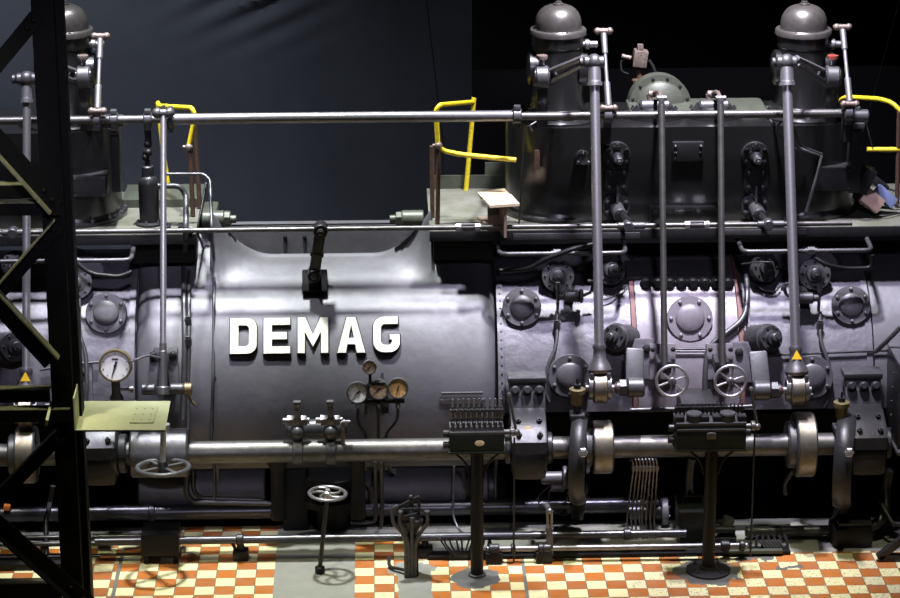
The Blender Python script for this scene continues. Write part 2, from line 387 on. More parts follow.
# the barrel (distance piece) with its open saddle-shaped top
def barrel():
    root = T('engine_barrel', 'big dark lavender-grey engine barrel carrying the raised cream letters', 'engine barrel', Vector(((xB0+xB1)/2, YC, ZC-R)))
    b = MB('barrel_paint'); xa, xe = hx(212, 1.1, 2.3), hx(432, 1.1, 2.3)
    nx, na, nl = 90, 46, 16
    def prof(x, rr):
        pts = []
        for j in range(na+1):
            a = math.radians(-22+(82)*j/na); pts.append((YC-rr*math.cos(a), ZC+rr*math.sin(a)))
        d = min(abs(x-xa), abs(xe-x)) if xa < x < xe else 0
        t = max(0., 1-d/.52)**2.2
        if x <= xa or x >= xe: t = 1
        a = math.radians(60); p0 = Vector(pts[-1]); tg = Vector((math.sin(a), math.cos(a)))
        pe = Vector((YC-rr*math.cos(math.radians(83)), ZC+rr*math.sin(math.radians(83)))); pu = Vector((1.06, 2.585)) if xa <= x <= xe else Vector((1.22, 2.33))
        p2 = pe.lerp(pu, t); p1 = p0+tg*(.22*(1-t)+.16*t)
        for j in range(1, nl+1):
            s = j/nl; q = p0*(1-s)**2+p1*2*s*(1-s)+p2*s*s; pts.append((q.x, q.y))
        # rolled lip
        q = Vector(pts[-1]); pts += [(q.x+.02, q.y+.012), (q.x+.045, q.y+.008), (q.x+.055, q.y-.02), (q.x+.05, q.y-.12)]
        return pts
    xs = sorted([xB0+(xB1-xB0)*i/nx for i in range(nx+1)]+[e+s_*.16*q/9 for e, s_ in ((xB0, 1), (xB1, -1)) for q in (.4, .9, 1.5, 2.5, 3.5, 5, 6, 7, 8)])
    def rr_(x):
        d = min(x-xB0, xB1-x)/.16
        return R if d >= 1 else R-.13*(1-math.sqrt(max(0, 1-(1-d)**2)))
    g = [[b.bm.verts.new((x, y, z)) for y, z in prof(x, rr_(x))] for x in xs]
    for A, B in zip(g, g[1:]):
        for j in range(len(A)-1): b._f([A[j], B[j], B[j+1], A[j+1]])
    for e in (xB0, xB1):                       # end discs
        b.cyl(Vector((e-.012, YC, ZC)), Vector((e+.012, YC, ZC)), R*.86, seg=72)
    b.build('body', root, ang=50)
    b = MB('barrel_paint')                      # far wall seen through the opening
    zt = P(320, 225.5, 2.0).z
    b.box(Vector(((xa+xe)/2, 2.03, zt-.5)), (xe-xa+.2, .06, 1.0)); b.box(Vector(((xa+xe)/2, 2.08, zt-.02)), (xe-xa+.2, .16, .04), bev=.01)
    b.build('far_wall', root)
    for px in (285, 304.5):
        bolt(root, P(px, 237, 2.0)+Vector((0,.002,0)), face(0), .018, .03, 'iron_black', 'hex')
    # seams: a joint strip, the cover plate left of it and hoops
    b = MB('barrel_paint'); xs_ = P(213, 340, .3).x; shell(b, xs_-.012, xs_+.012, -30, 62, R+.006, 2, 40, .02); b.build('joint_strip', root)
    for i in range(26):
        a = math.radians(-20+i*3.6); bolt(root, Vector((xB1+.035, YC-(R-.008)*math.cos(a), ZC+(R-.008)*math.sin(a))), Vector((0,-math.cos(a),math.sin(a))), .008, .006, 'iron_dark', 'round', 'rivet')
    bolt(root, CY(214, 377)[0], CY(214, 377)[1], .018, .016, 'iron_grey', 'hex')
    # letters
    def letter(ch, x0, x1, y0, y1):
        w, h = (x1-x0)*k, 38*k; cx, cy = (x0+x1)/2, (y0+y1)/2
        p, n = CY(cx, cy); u = XA; v = n.cross(u).normalized()*-1
        if v.z < 0: v = -v
        n_ = u.cross(v).normalized(); st = 8.5*k
        def go(mb, d0, d1, gr):
            o = p-u*(w/2)-v*(h/2); g_ = gr
            def arc(cx_, cy_, rx, ry, a0, a1, n=7): return [(cx_+rx*math.cos(math.radians(a0+(a1-a0)*q/n)), cy_+ry*math.sin(math.radians(a0+(a1-a0)*q/n))) for q in range(n+1)]
            if ch == 'D':
                c = w*.36; q = st*.9; i_ = w*.16
                out = [(-g_,-g_)]+arc(w-c, c, c+g_, c+g_, -90, 0)+arc(w-c, h-c, c+g_, c+g_, 0, 90)+[(-g_,h+g_)]
                inn = [(st-g_,q-g_)]+arc(w-q-i_, q+i_, i_+g_, i_+g_, -90, 0)+arc(w-q-i_, h-q-i_, i_+g_, i_+g_, 0, 90)+[(st-g_,h-q+g_)]
                mb.ring(out, inn, o, u, v, n_, d0, d1)
            elif ch == 'E':
                m0, m1 = h*.5-st*.45, h*.5+st*.45; s = st*.88
                mb.prism([(-g_,-g_),(w+g_,-g_),(w+g_,s+g_),(st+g_,s+g_),(st+g_,m0-g_),(w*.88+g_,m0-g_),(w*.88+g_,m1+g_),(st+g_,m1+g_),(st+g_,h-s-g_),(w+g_,h-s-g_),(w+g_,h+g_),(-g_,h+g_)], o, u, v, n_, d0, d1)
            elif ch == 'M':
                s = st*.85
                mb.prism([(-g_,-g_),(s+g_,-g_),(s+g_,h*.60-g_),(w/2,h*.18-g_*2),(w-s-g_,h*.60-g_),(w-s-g_,-g_),(w+g_,-g_),(w+g_,h+g_),(w-s*1.1-g_,h+g_),(w/2,h*.52+g_),(s*1.1+g_,h+g_),(-g_,h+g_)], o, u, v, n_, d0, d1)
            elif ch == 'A':
                tp = w*.16; yb = h*.24; yt = h*.42
                fxl = lambda y, off: (w/2-tp-(w/2-tp)*(1-y/h))+off
                # left leg, right leg, cross bar
                mb.prism([(-g_,-g_),(st*1.0+g_,-g_),(w/2+g_*.5,h*.80),(w/2,h+g_),(w/2-tp-g_,h+g_)], o, u, v, n_, d0, d1)
                mb.prism([(w+g_,-g_),(w/2+tp+g_,h+g_),(w/2,h+g_),(w/2-g_*.5,h*.80),(w-st-g_,-g_)], o, u, v, n_, d0, d1)
                mb.prism([(w*.2,yb-g_),(w*.8,yb-g_),(w*.72,yt+g_),(w*.28,yt+g_)], o, u, v, n_, d0, d1-.0005)
            else:
                c = w*.40; s = st*.92; q = g_; ci = c-s*.82
                out = [(w*.93+q,h+q)]+arc(c, h-c, c+q, c+q, 90, 180)+arc(c, c, c+q, c+q, 180, 270)+arc(w-c, c, c+q, c+q, -90, 0)+[(w+q,h*.50+q),(w*.62-q,h*.50+q),(w*.62-q,h*.36-q),(w-s-q,h*.36-q)]
                inn = arc(w-s-ci, s+ci, ci-q*.2, ci-q*.2, 0, -90)+arc(s+ci, s+ci, ci-q*.2, ci-q*.2, 270, 180)+arc(s+ci, h-s-ci, ci-q*.2, ci-q*.2, 180, 90)+[(w*.93+q,h-s-q)]
                mb.prism(out+inn, o, u, v, n_, d0, d1)
        mb = MB('iron_black'); go(mb, -.03, .018, .008); bp_ = mb.build('letter_backing', root)
        mb = MB('letter_cream'); go(mb, .0185, .034, 0.); mb.build('letter', root)
    letter('D', 230, 257, 318, 356); letter('E', 263.5, 290.5, 318, 355.5); letter('M', 297.5, 328.5, 317.5, 355)
    letter('A', 337, 365.5, 317.5, 354.5); letter('G', 373, 400, 316.5, 354.5)
    # tie-bar nuts on the shoulders
    for x0, x1, sg in ((392, 412, -1), (240, 214, 1)):
        zc = P(x0, 219, 1.2).z; A = Vector((hx(x1, 1.2, zc), 1.2, zc)); D = XA*sg
        b = MB('green_paint'); b.cyl(A-D*.1, A+D*.09, .075, bev=.01); b.hexa(A+D*.09, D, .062, .05); b.cyl(A+D*.12, A+D*.19, .035, bev=.006); b.build('tie_bar_nut', root)
    return root
barrel()
def casting(x0, x1, label, name='engine_cylinder', cat='engine cylinder', m='casting_paint'):
    root = T(name, label, cat, Vector(((x0+x1)/2, YC, ZC-1.1)))
    b = MB(m); shell(b, x0, x1, 3, 140, R-.02, 30, 90, .1); b.box(Vector(((x0+x1)/2, YC, ZC+.07)), (x1-x0, 1.9, .06)); b.build('body', root, ang=50)
    return root
CR = casting(xB1+.012, xC1, 'middle engine cylinder with round inspection covers under the long valve chest')
CL = casting(-5.2, xB0-.012, 'left engine cylinder behind the black lattice tower, big white gauge before it')
BR = casting(xC1+.012, 6.2, 'smooth right-hand engine barrel at the right picture edge', 'engine_barrel', 'engine barrel', 'barrel_paint')
for rt_, x in ((CR, xB1+.03), (CR, xC1-.03), (CL, xB0-.03)):
    b = MB('casting_paint'); shell(b, x-.025, x+.025, 2, 100, R-.008, 2, 60, .05); b.build('end_flange', rt_)
# boss swellings on the cylinders
def boss(root, px, py, rpx, out=.10, e=32, sx=1.2):
    p, n = CY(px, py); n = face(e)
    b = MB('casting_paint'); r = rpx*k
    b.lathe(p-n*.25, n, [(r*1.35,0),(r*1.28,.18),(r*1.1,.25),(r*.98,.25+out*.6),(r*.9,.25+out),(0,.25+out)], 36, sx)
    b.build('boss', root)
# ------------------------------------------------------------------ panel between valves
def panel():
    root = CR; x0, x1 = P(640, 330, .25).x, P(742, 330, .25).x
    b = MB('panel_paint'); shell(b, x0, x1, 3, 76, R+.015, 6, 40, .06); b.build('front_panel', root, 'lavender cover panel with a row of nuts')
    for px in (637, 745):
        x = P(px, 330, .25).x; b = MB('red_lead'); shell(b, x-.018, x+.018, 3, 78, R+.02, 2, 40, .06); b.build('panel_edge', root, 'reddish worn edge strip')
    p, n = CY(690, 281, R+.015); tv = Vector((0, n.z, -n.y)); u = XA
    xx0, xx1 = P(633, 281, .3).x, P(741, 281, .3).x
    q0, _ = CY(690, 262, R+.015); q1, _ = CY(690, 279, R+.015)
    b = MB('cover_paint'); b.bar(Vector((0,q0.y,q0.z))+XA*(xx0+xx1)/2, Vector((0,q1.y,q1.z))+XA*(xx0+xx1)/2, xx1-xx0, .06, side=n, bev=.006); b.build('clamp_strip', root)
    for i in range(8):
        pp, nn = CY(646+i*11.7, 283.5, R+.03)
        bolt(root, pp, face(12), .042, .055, 'iron_black', 'cap', 'nut')
    for (pts, r_) in ((((650,366),(650,354),(655,351),(738,351),(745,348),(745,300)), .007), (((654,366),(654,357),(659,354),(742,354),(749,350),(749,300)), .007)):
        b = MB('panel_paint'); b.tube([CY(x, y, R+.03)[0] for x, y in pts], r_, 8, fil=.04); b.build('capillary_tube', root)
panel()
# ------------------------------------------------------------------ flange covers on the cylinders
def cover(px, py, rpx, label, e=24, nb=6, m='cover_paint', ph=PI/2, dome=True, group=None):
    p, n0 = CY(px, py); n = face(e); r = rpx*k; h = .075
    f = P(px, py, p.y-h*.9)
    root = T('flange_cover', label, 'flange cover', f-n*.03, group)
    b = MB(m); b.lathe(f, n, [(0,-.30),(r*.86,-.30),(r*.86,-.05),(r,-.045),(r,-.006),(r*.985,0),(r*.66,0),(r*.64,0)], 40); b.build('flange', root)
    b = MB(m)
    if dome: b.lathe(f, n, [(r*.64,-.002),(r*.62,.012),(r*.55,.022),(r*.3,.03),(0,.033)], 40)
    else: b.lathe(f, n, [(r*.64,-.002),(r*.62,.01),(0,.01)], 40)
    b.build('cap', root)
    for q in ringpts(f, n, r*.83, nb, ph): bolt(root, q, n, .017, .018, m, 'round')
    return root
cover(522, 307, 20, 'round six-bolt cover nearest the barrel, left end of the middle cylinder')
cover(851.5, 305, 20, 'round six-bolt cover at the right end of the middle cylinder')
cover(106, 313, 21, 'round six-bolt cover above the big white gauge')
cover(690, 318.5, 23.5, 'large round cover in the middle of the lavender panel', m='panel_paint', ph=PI/3)
cover(570, 376, 22, 'dark round cover low behind the brass grease cup, left of the roller', e=12)
cover(812, 377, 22, 'dark round cover half hidden behind the right-hand roller rod', e=12)
# ------------------------------------------------------------------ valves on the cylinders
def valve(px, py, rpx, label, e=20, az=0, stub=.55, sl=.07, nb=8, deep=.16, m='iron_grey', body=.9):
    p, _ = CY(px, py); n = face(e); n = Matrix.Rotation(math.radians(az), 3, 'Z') @ n; r = rpx*k
    f = P(px, py, p.y-deep)
    root = T('cylinder_valve', label, 'valve', f)
    b = MB(m); b.lathe(f, n, [(0,-.5),(r*body*1.1,-.5),(r*body,-deep-.02),(r*body,-.05),(r,-.045),(r,-.008),(r*.96,0),(r*.5,0),(r*.5,.004)], 36); b.build('body', root)
    b = MB(m); s = r*stub; b.lathe(f, n, [(s,0),(s*.95,sl*.5),(s*.62,sl*.55),(s*.62,sl),(s*.5,sl*1.1),(0,sl*1.1)], 24)
    b.cyl(f+n*sl, f+n*(sl+.02), s*.25, seg=8); b.build('stem_gland', root)
    for q in ringpts(f, n, r*.78, nb): bolt(root, q, n, .011, .014, 'iron_dark', 'round')
    return root, f, n
boss(CR, 585, 268, 24, .0, 34, 1.9); boss(CR, 790, 266, 24, .0, 34, 1.9); boss(CL, 55, 272, 24, .0, 34, 1.9)
v1, f1, n1 = valve(558, 276, 17, 'lit bolted valve with a small fitting hanging from it, left of the tall rod')
v2, f2, n2 = valve(815, 274, 17, 'lit bolted valve right of the right-hand tall rod')
v3, _, _ = valve(611, 270, 16, 'bolted valve just right of the middle tall rod, under the pipe', az=18, deep=.2)
v4, _, _ = valve(766, 267, 16, 'bolted valve left of the right-hand tall rod, under the pipe', az=22, deep=.22)
v5, _, _ = valve(613, 337, 13, 'dark barrel-shaped plug valve beside the middle rod, above its fork', az=-34, deep=.17, nb=6, body=1.12, m='iron_grey', stub=.5)
v6, _, _ = valve(772, 338, 13.5, 'dark barrel-shaped plug valve above the right-hand handwheel', az=28, deep=.17, nb=6, body=1.12, m='iron_grey', stub=.6)
v7, _, _ = valve(76, 283, 17, 'bolted valve peeping out right of the black tower post', az=8)
v8, _, _ = valve(15, 347, 15, 'dark round plug valve behind the left-hand tall rod', az=25, deep=.22, nb=6, body=1.1, m='iron_dark')
v9, _, _ = valve(16, 266, 16, 'grey valve behind the left tall rod near the tower brace', az=15, deep=.15)
# small cocks with outlet below the two lit valves
def cock(px, py, label, hand=1):
    p, n = CY(px, py); f = P(px, py, p.y-.16); root = T('drain_cock', label, 'cock', f)
    b = MB('iron_grey'); b.cyl(f-XA*.06*hand, f+XA*.07*hand, .05, bev=.01); b.cyl(f-XA*.10*hand, f-XA*.06*hand, .032); b.cyl(f+XA*.07*hand, f+XA*.1*hand, .06, bev=.008)
    b.cyl(f, f+YA*.3, .04); b.build('body', root)
    b = MB('iron_grey'); b.tube([f+XA*.09*hand, f+XA*.17*hand+ZA*.03, f+XA*.19*hand+ZA*.12, f+XA*.14*hand+ZA*.13], .014, 8, fil=.03); b.cyl(f+XA*.19*hand+ZA*.07, f+XA*.19*hand+ZA*.11, .022); b.build('lever', root)
    b = MB('steel_dark'); b.cyl(f+ZA*.05-XA*.11*hand, f-ZA*.12-XA*.11*hand, .013, seg=10); b.cyl(f+ZA*.12-XA*.11*hand, f+ZA*.05-XA*.11*hand, .02, seg=10); b.build('spindle', root)
    return root
cock(571, 296, 'small cock with bent lever under the lit valve near the barrel')
cock(806, 298, 'small cock under the lit valve right of the right-hand tall rod', -1)
# ------------------------------------------------------------------ walkway decks
ZD = P(450, 236, .75).z+.045
def deck(px0, px1, label, xs0, xs1):
    x0, x1 = hx(px0, 0.75, ZD), hx(px1, 0.75, ZD)
    root = T('walkway_deck', label, 'walkway', Vector(((x0+x1)/2, 1.4, ZD-.05)))
    b = MB('deck_green'); b.box(Vector(((x0+x1)/2, 1.41, ZD-.02)), (x1-x0, 1.32, .04)); b.build('checker_plate', root)
    b = MB('iron_dark'); b.box(Vector(((x0+x1)/2, .75, ZD-.045)), (x1-x0+.01, .03, .085), bev=.004); b.build('edge_beam', root)
    for s0, s1 in zip(xs0, xs1):
        a0, a1 = hx(s0, 1.1, 2.45), hx(s1, 1.1, 2.45)
        b = MB('iron_black'); b.box(Vector(((a0+a1)/2, 1.15, ZD-.17)), (a1-a0, .5, .26), bev=.01); b.build('support_box', root)
    return root, x0, x1
DR, dx0, dx1 = deck(430, 960, 'greenish chequered walkway deck under the valve chest, right of the barrel', (433,), (492,))
DL, ex0, ex1 = deck(-40, 196, 'greenish walkway deck left of the barrel with an oil can on it', (134,), (197,))
b = MB('green_paint'); x0, x1 = hx(430, 2.06, ZD), hx(506, 2.06, ZD)
b.box(Vector(((x0+x1)/2, 2.06, ZD+.05)), (x1-x0, .02, .14)); xx = hx(485, 2.06, ZD); b.box(Vector(((xx+x1)/2, 2.075, ZD+.14)), (x1-xx, .02, .18)); b.build('kick_plate', DR)
b = MB('iron_grey'); a, c = hbar(513, 640, 580, 236, 0.735); b.box((a+c)/2, (c.x-a.x, .02, .055), bev=.004); b.build('ledge_angle', DR)
a, c = hbar(722, 806, 760, 232, 0.735); b = MB('iron_grey'); b.box((a+c)/2, (c.x-a.x, .02, .05), bev=.004); b.build('ledge_angle', DR)
b = MB('green_paint'); x0, x1 = hx(128, 2.06, ZD), hx(206, 2.06, ZD)
b.box(Vector(((x0+x1)/2, 1.8, ZD+.02)), (x1-x0, .5, .10)); b.build('kick_plate', DL)
b = MB('green_paint'); b.box(P(206, 222, 1.75), (.22, .3, .30), bev=.03); b.box(P(222, 226, 1.7), (.15, .3, .2), bev=.02); b.build('shoulder_block', DL)
# ------------------------------------------------------------------ valve chests
YV = 1.40; ZT = P(680, 127, YV-.445).z
def chest(pxa, pxb, label):
    xa, xb = hx(pxa, YV, 3.2), hx(pxb, YV, 3.2); r = .445
    root = T('valve_chest', label, 'valve chest', Vector(((xa+xb)/2, YV, ZD)))
    pts = []
    for i in range(25): a = PI/2+PI*i/24; pts.append((xa+r*math.cos(a), YV+r*math.sin(a)))
    for i in range(25): a = -PI/2+PI*i/24; pts.append((xb+r*math.cos(a), YV+r*math.sin(a)))
    b = MB('chest_paint'); b.prism(pts, Vector(), XA, YA, ZA, ZD, ZT, bev=.09); b.build('body', root, ang=50)
    for x in (xa, xb):
        b = MB('chest_paint'); o = Vector((x, YV, ZT)); b.lathe(o, ZA, [(0,-.02),(.41,-.02),(.41,.018),(.385,.03),(.33,.03),(.33,.0),(.29,.0),(.29,.05),(.24,.05),(0,.05)], 48); b.build('turret_rim', root)
        for q in ringpts(o+ZA*.0, ZA, .31, 14, .2): bolt(root, q+ZA*.0, ZA, .028, .045, 'iron_dark', 'cap', 'nut')
    # bolted foot on the deck
    for x in (xa, xb):
        b = MB('chest_paint'); b.lathe(Vector((x, YV, ZD)), ZA, [(r,0),(r+.045,0),(r+.045,.03),(r+.01,.045),(r-.02,.12)], 48); b.build('foot_flange', root)
    return root, xa, xb
CH, hxa, hxb = chest(558, 803, 'long black valve chest on the right deck under two domed valve heads')
CHL, gxa, gxb = chest(-178, 66, 'black valve chest behind the tower on the left deck')
for t in range(7):
    a = math.radians(-60+t*22); bolt(CHL, Vector((gxb+.47*math.cos(a), YV+.47*math.sin(a), ZD+.03)), ZA, .02, .03, 'iron_grey', 'hex')
# fittings on the chest front
YF = YV-.445
def nozzle_plate(px, py, rpx, kind, label):
    f = P(px, py, YF-.05); n = face(4); r = rpx*k; root = T('valve_cover', label, 'valve cover', f)
    b = MB('iron_dark'); b.lathe(f, n, [(0,-.08),(r,-.08),(r,-.008),(r*.96,0),(0,0)], 32); b.build('flange', root)
    b = MB('iron_grey')
    if kind == 'nozzle':
        d = (face(4)-ZA*.22+XA*.08).normalized()
        b.lathe(f-n*.01, d, [(r*.50,0),(r*.46,.05),(r*.30,.08),(r*.26,.10),(0,.10)], 20); b.hexa(f+d*.09, d, r*.3, .03); b.cyl(f+d*.11, f+d*.15, r*.13, seg=8)
        b.box(f+ZA*r*.62+n*.02, (r*.55,.05,r*.25), bev=.008)
        b.build('nozzle', root)
    elif kind == 'stub':
        d = (face(4)-ZA*.25+XA*.12).normalized(); b.cyl(f, f+d*.15, r*.50, bev=.01); b.lathe(f+d*.15, d, [(r*.3,0),(r*.3,.006),(r*.12,.006),(r*.12,-.01),(0,-.01)], 16); b.build('stub', root)
        b = MB('iron_grey'); b.cyl(f+ZA*.02-YA*.06, f+ZA*.20-YA*.05, .011, seg=8); b.build('lever', root)
    elif kind == 'cap':
        b.lathe(f, n, [(r*.8,0),(r*.78,.06),(r*.7,.075),(0,.075)], 24); b.build('cap', root)
        for q in ringpts(f+n*.06, n, r*.82, 3, PI/2): bolt(root, q, n, .018, .03, 'iron_grey', 'round')
        return root, f
    for q in ringpts(f, n, r*.76, 6 if kind != 'cap' else 3, .5): bolt(root, q, n, .022, .026, 'iron_dark', 'round')
    return root, f
for i, (px, wh) in enumerate(((617, 'left of the two pairs on the chest'), (755.5, 'right pair, near the side box'))):
    nozzle_plate(px, 156, 14.5, 'nozzle', 'upper round cover with tapered nozzle, '+wh)
    rr, ff = nozzle_plate(px-.5, 207.5, 14.5, 'stub', 'lower round cover with thick stub, '+wh)
    b = MB('iron_dark'); e = P(px+13, 222, 0.62)
    b.bar(ff-YA*.08, Vector((e.x, e.y-.0, e.z)), .045, .025, bev=.006); b.build('crank', rr)
    f = P(px, 180, YF-.03); root = T('bolted_plate', 'four-bolt plate between the round covers, '+wh, 'plate', f)
    b = MB('iron_dark'); w, h = .10, .135; b.prism([(w*math.copysign(abs(math.cos(t))**.6, math.cos(t)), h*math.copysign(abs(math.sin(t))**.6, math.sin(t))) for t in [2*PI*j/28 for j in range(28)]], f, XA, ZA, -YA, -.05, 0, bev=.008); b.build('plate', root)
    for sx in (-1, 1):
        for sz in (-1, 1): bolt(root, f+XA*.058*sx+ZA*.065*sz, -YA, .024, .026, 'iron_dark', 'round')
nozzle_plate(582.5, 158, 7.5, 'cap', 'small round cap with three studs on the chest left of the tall rod')
# rusty outline where a badge was
# cover plate with studs, lower rail plate
f = P(688, 152, YF-.03); root = T('bolted_plate', 'rectangular plate with stud rows between the thin rods', 'plate', f)
b = MB('iron_dark'); b.box(f+YA*.02, (32*k, .05, 21*k), bev=.008); b.build('plate', root)
for sx in (-1, 1):
    for i in range(3): bolt(root, f-YA*.005+XA*13*k*sx+ZA*(6.5*k*(i-1)), -YA, .013, .03, 'steel_dark', 'round', 'stud')
f = P(684, 221, YF-.03); root = T('joint_plate', 'long bolted joint plate along the bottom of the chest', 'plate', f)
b = MB('chest_paint'); b.box(f+YA*.01, (72*k, .05, 30*k), bev=.01); b.box(f+ZA*15*k-YA*.0, (72*k, .07, .03), bev=.01); b.build('plate', root)
for y in (211, 233):
    for x in (654, 676, 698): bolt(root, P(x, y, YF-.045), -YA, .022, .024, 'iron_dark', 'round')
# mottled old mark on the left of the chest
b = MB('rust_brown'); b.box(P(537, 160, YF-.003), (.045, .012, .17)); b.build('rust_patch', CH, 'rusty rectangle')
# side boxes and bracket arms
def side_box(x0, x1, y0, y1, Y, label, back=.45):
    c = P((x0+x1)/2, (y0+y1)/2, Y); w = (x1-x0)*k; h = (y1-y0)*k*1.02
    root = T('terminal_box', label, 'box', Vector((c.x, Y+back/2, c.z-h/2)))
    b = MB('iron_dark'); b.box(Vector((c.x, Y+back/2, c.z)), (w, back, h), bev=.012); b.build('housing', root)
    b = MB('iron_dark'); b.box(Vector((c.x, Y-.004, c.z)), (w*.93, .014, h*.9), bev=.004); b.build('front_plate', root)
    for sx in (-1, 1):
        for sz in (-1, 1): bolt(root, Vector((c.x+sx*w*.42, Y-.01, c.z+sz*h*.38)), -YA, .007, .006, 'iron_grey', 'round', 'screw')
side_box(816, 852, 167, 192, .92, 'dark rectangular box on the chest foot right of the tall rod')
side_box(72, 107, 176, 198, .92, 'dark rectangular box beside the tower post on the left chest')
def bracket(px, y0, y1, w, label, Y=.92):
    a = P(px, y1, Y); root = T('bearing_bracket', label, 'bracket', a); h = (y1-y0)*k*1.03
    b = MB('iron_dark'); b.box(a+ZA*h/2+YA*.1, (w*k, .22, h), bev=.008); b.build('arm', root)
    q = a+ZA*(h+.02); b = MB('iron_grey'); b.box(q+YA*.02-ZA*.02, (w*k*1.1, .2, .05), bev=.006); b.cyl(q+ZA*.05-XA*.09, q+ZA*.05+XA*.09, .055, bev=.01); b.hexa(q+ZA*.1, ZA, .025, .03); b.build('bearing', root)
    return root
bracket(854, 122, 193, 11, 'tall bearing bracket at the right end of the valve chest')
bracket(116.5, 128, 192, 9, 'bearing bracket at the right end of the left valve chest')
b = MB('iron_dark'); bb = P(700, 130, 1)
# ------------------------------------------------------------------ green dome flange & upper bosses
def back_flange():
    c = P(660, 106, 1.65); root = T('blind_flange', 'green round blind flange standing at the back of the chest', 'flange', c)
    r = 33*k; b = MB('green_paint'); b.lathe(c, face(6), [(0,-.2),(r,-.2),(r,0),(r*.80,0),(r*.76,.03),(r*.5,.07),(0,.09)], 48); b.build('disc', root)
    for i, q in enumerate(ringpts(c, face(6), r*.9, 12, PI/12)):
        if q.z > c.z-.02: bolt(root, q, face(6), .015, .012, 'iron_dark', 'round')
    b = MB('green_paint'); x0, x1 = hx(628, 1.5, ZT), hx(766, 1.5, ZT); z = P(700, 97.5, 1.8).z
    b.box(Vector(((x0+x1)/2, 1.56, (ZT+z)/2-.06)), (x1-x0, .50, z-ZT+.12), bev=.04); b.build('saddle', CH, 'green saddle casting')
back_flange()
def gas_boss(px, label):
    c = P(px, 106, 1.28); root = T('lever_bearing', label, 'bearing', c); zb = ZT
    b = MB('iron_grey'); b.cyl(c-XA*16*k, c+XA*16*k, .055, bev=.018); b.build('shaft_tube', root)
    b = MB('iron_dark'); b.lathe(Vector((c.x, c.y+.05, zb)), ZA, [(.22,0),(.22,.03),(.17,.035),(.13,.10),(.09,c.z-zb-.04),(0,c.z-zb-.04)], 28, 1.15); b.build('foot', root)
    for q in ringpts(Vector((c.x, c.y+.05, zb+.03)), ZA, .195, 8, .3): bolt(root, q, ZA, .02, .03, 'iron_dark', 'hex')
    b = MB('rusty'); t = c+XA*(-3*k)+ZA*.10+YA*.02; e = P(px+6.5, 104, 0.72)
    b.tube([t, t+ZA*.03-YA*.05+XA*.03, e+ZA*.06+YA*.15, e+ZA*.03], .017, 8, fil=.05); b.cyl(t-XA*.035, t+XA*.035, .03, bev=.008); b.cyl(c-ZA*.0-XA*.03, t-XA*.03, .02); b.build('crank', root)
    return e
E1 = gas_boss(655, 'horizontal lever bearing on the chest top over the left thin rod')
E2 = gas_boss(714, 'horizontal lever bearing on the chest top over the right thin rod')
def lamp_head():
    c = P(640, 58, 2.1); root = T('junction_fitting', 'rusty box-shaped fitting standing up behind the green flange', 'fitting', c-ZA*.3)
    b = MB('rusty'); b.box(c, (15*k, .12, 18*k), Matrix.Rotation(.12, 3, 'Y'), bev=.01); b.box(c+ZA*.1, (6*k, .06, 5*k)); b.cyl(c-XA*.08, c-XA*.16+ZA*.02, .02); b.build('head', root)
    b = MB('rust_brown'); b.cyl(c-ZA*.1, c-ZA*.4, .03); b.cyl(c-ZA*.22, c-ZA*.18, .07, bev=.01); b.cyl(c-ZA*.28, c-ZA*.25, .05); b.build('neck', root)
    b = MB('iron_dark'); b.tube([c+XA*.08-ZA*.02, c+XA*.14-ZA*.12, c+XA*.13-ZA*.4], .014, 8, fil=.06); b.tube([c-XA*.1, c-XA*.17-ZA*.02, c-XA*.16-ZA*.12, c-XA*.1-ZA*.14], .008, 8, fil=.04); b.build('cable', root)
    b = MB('rust_brown'); b.cyl(c-ZA*.38, Vector((c.x, c.y, ZD)), .028); b.build('post', root)
lamp_head()
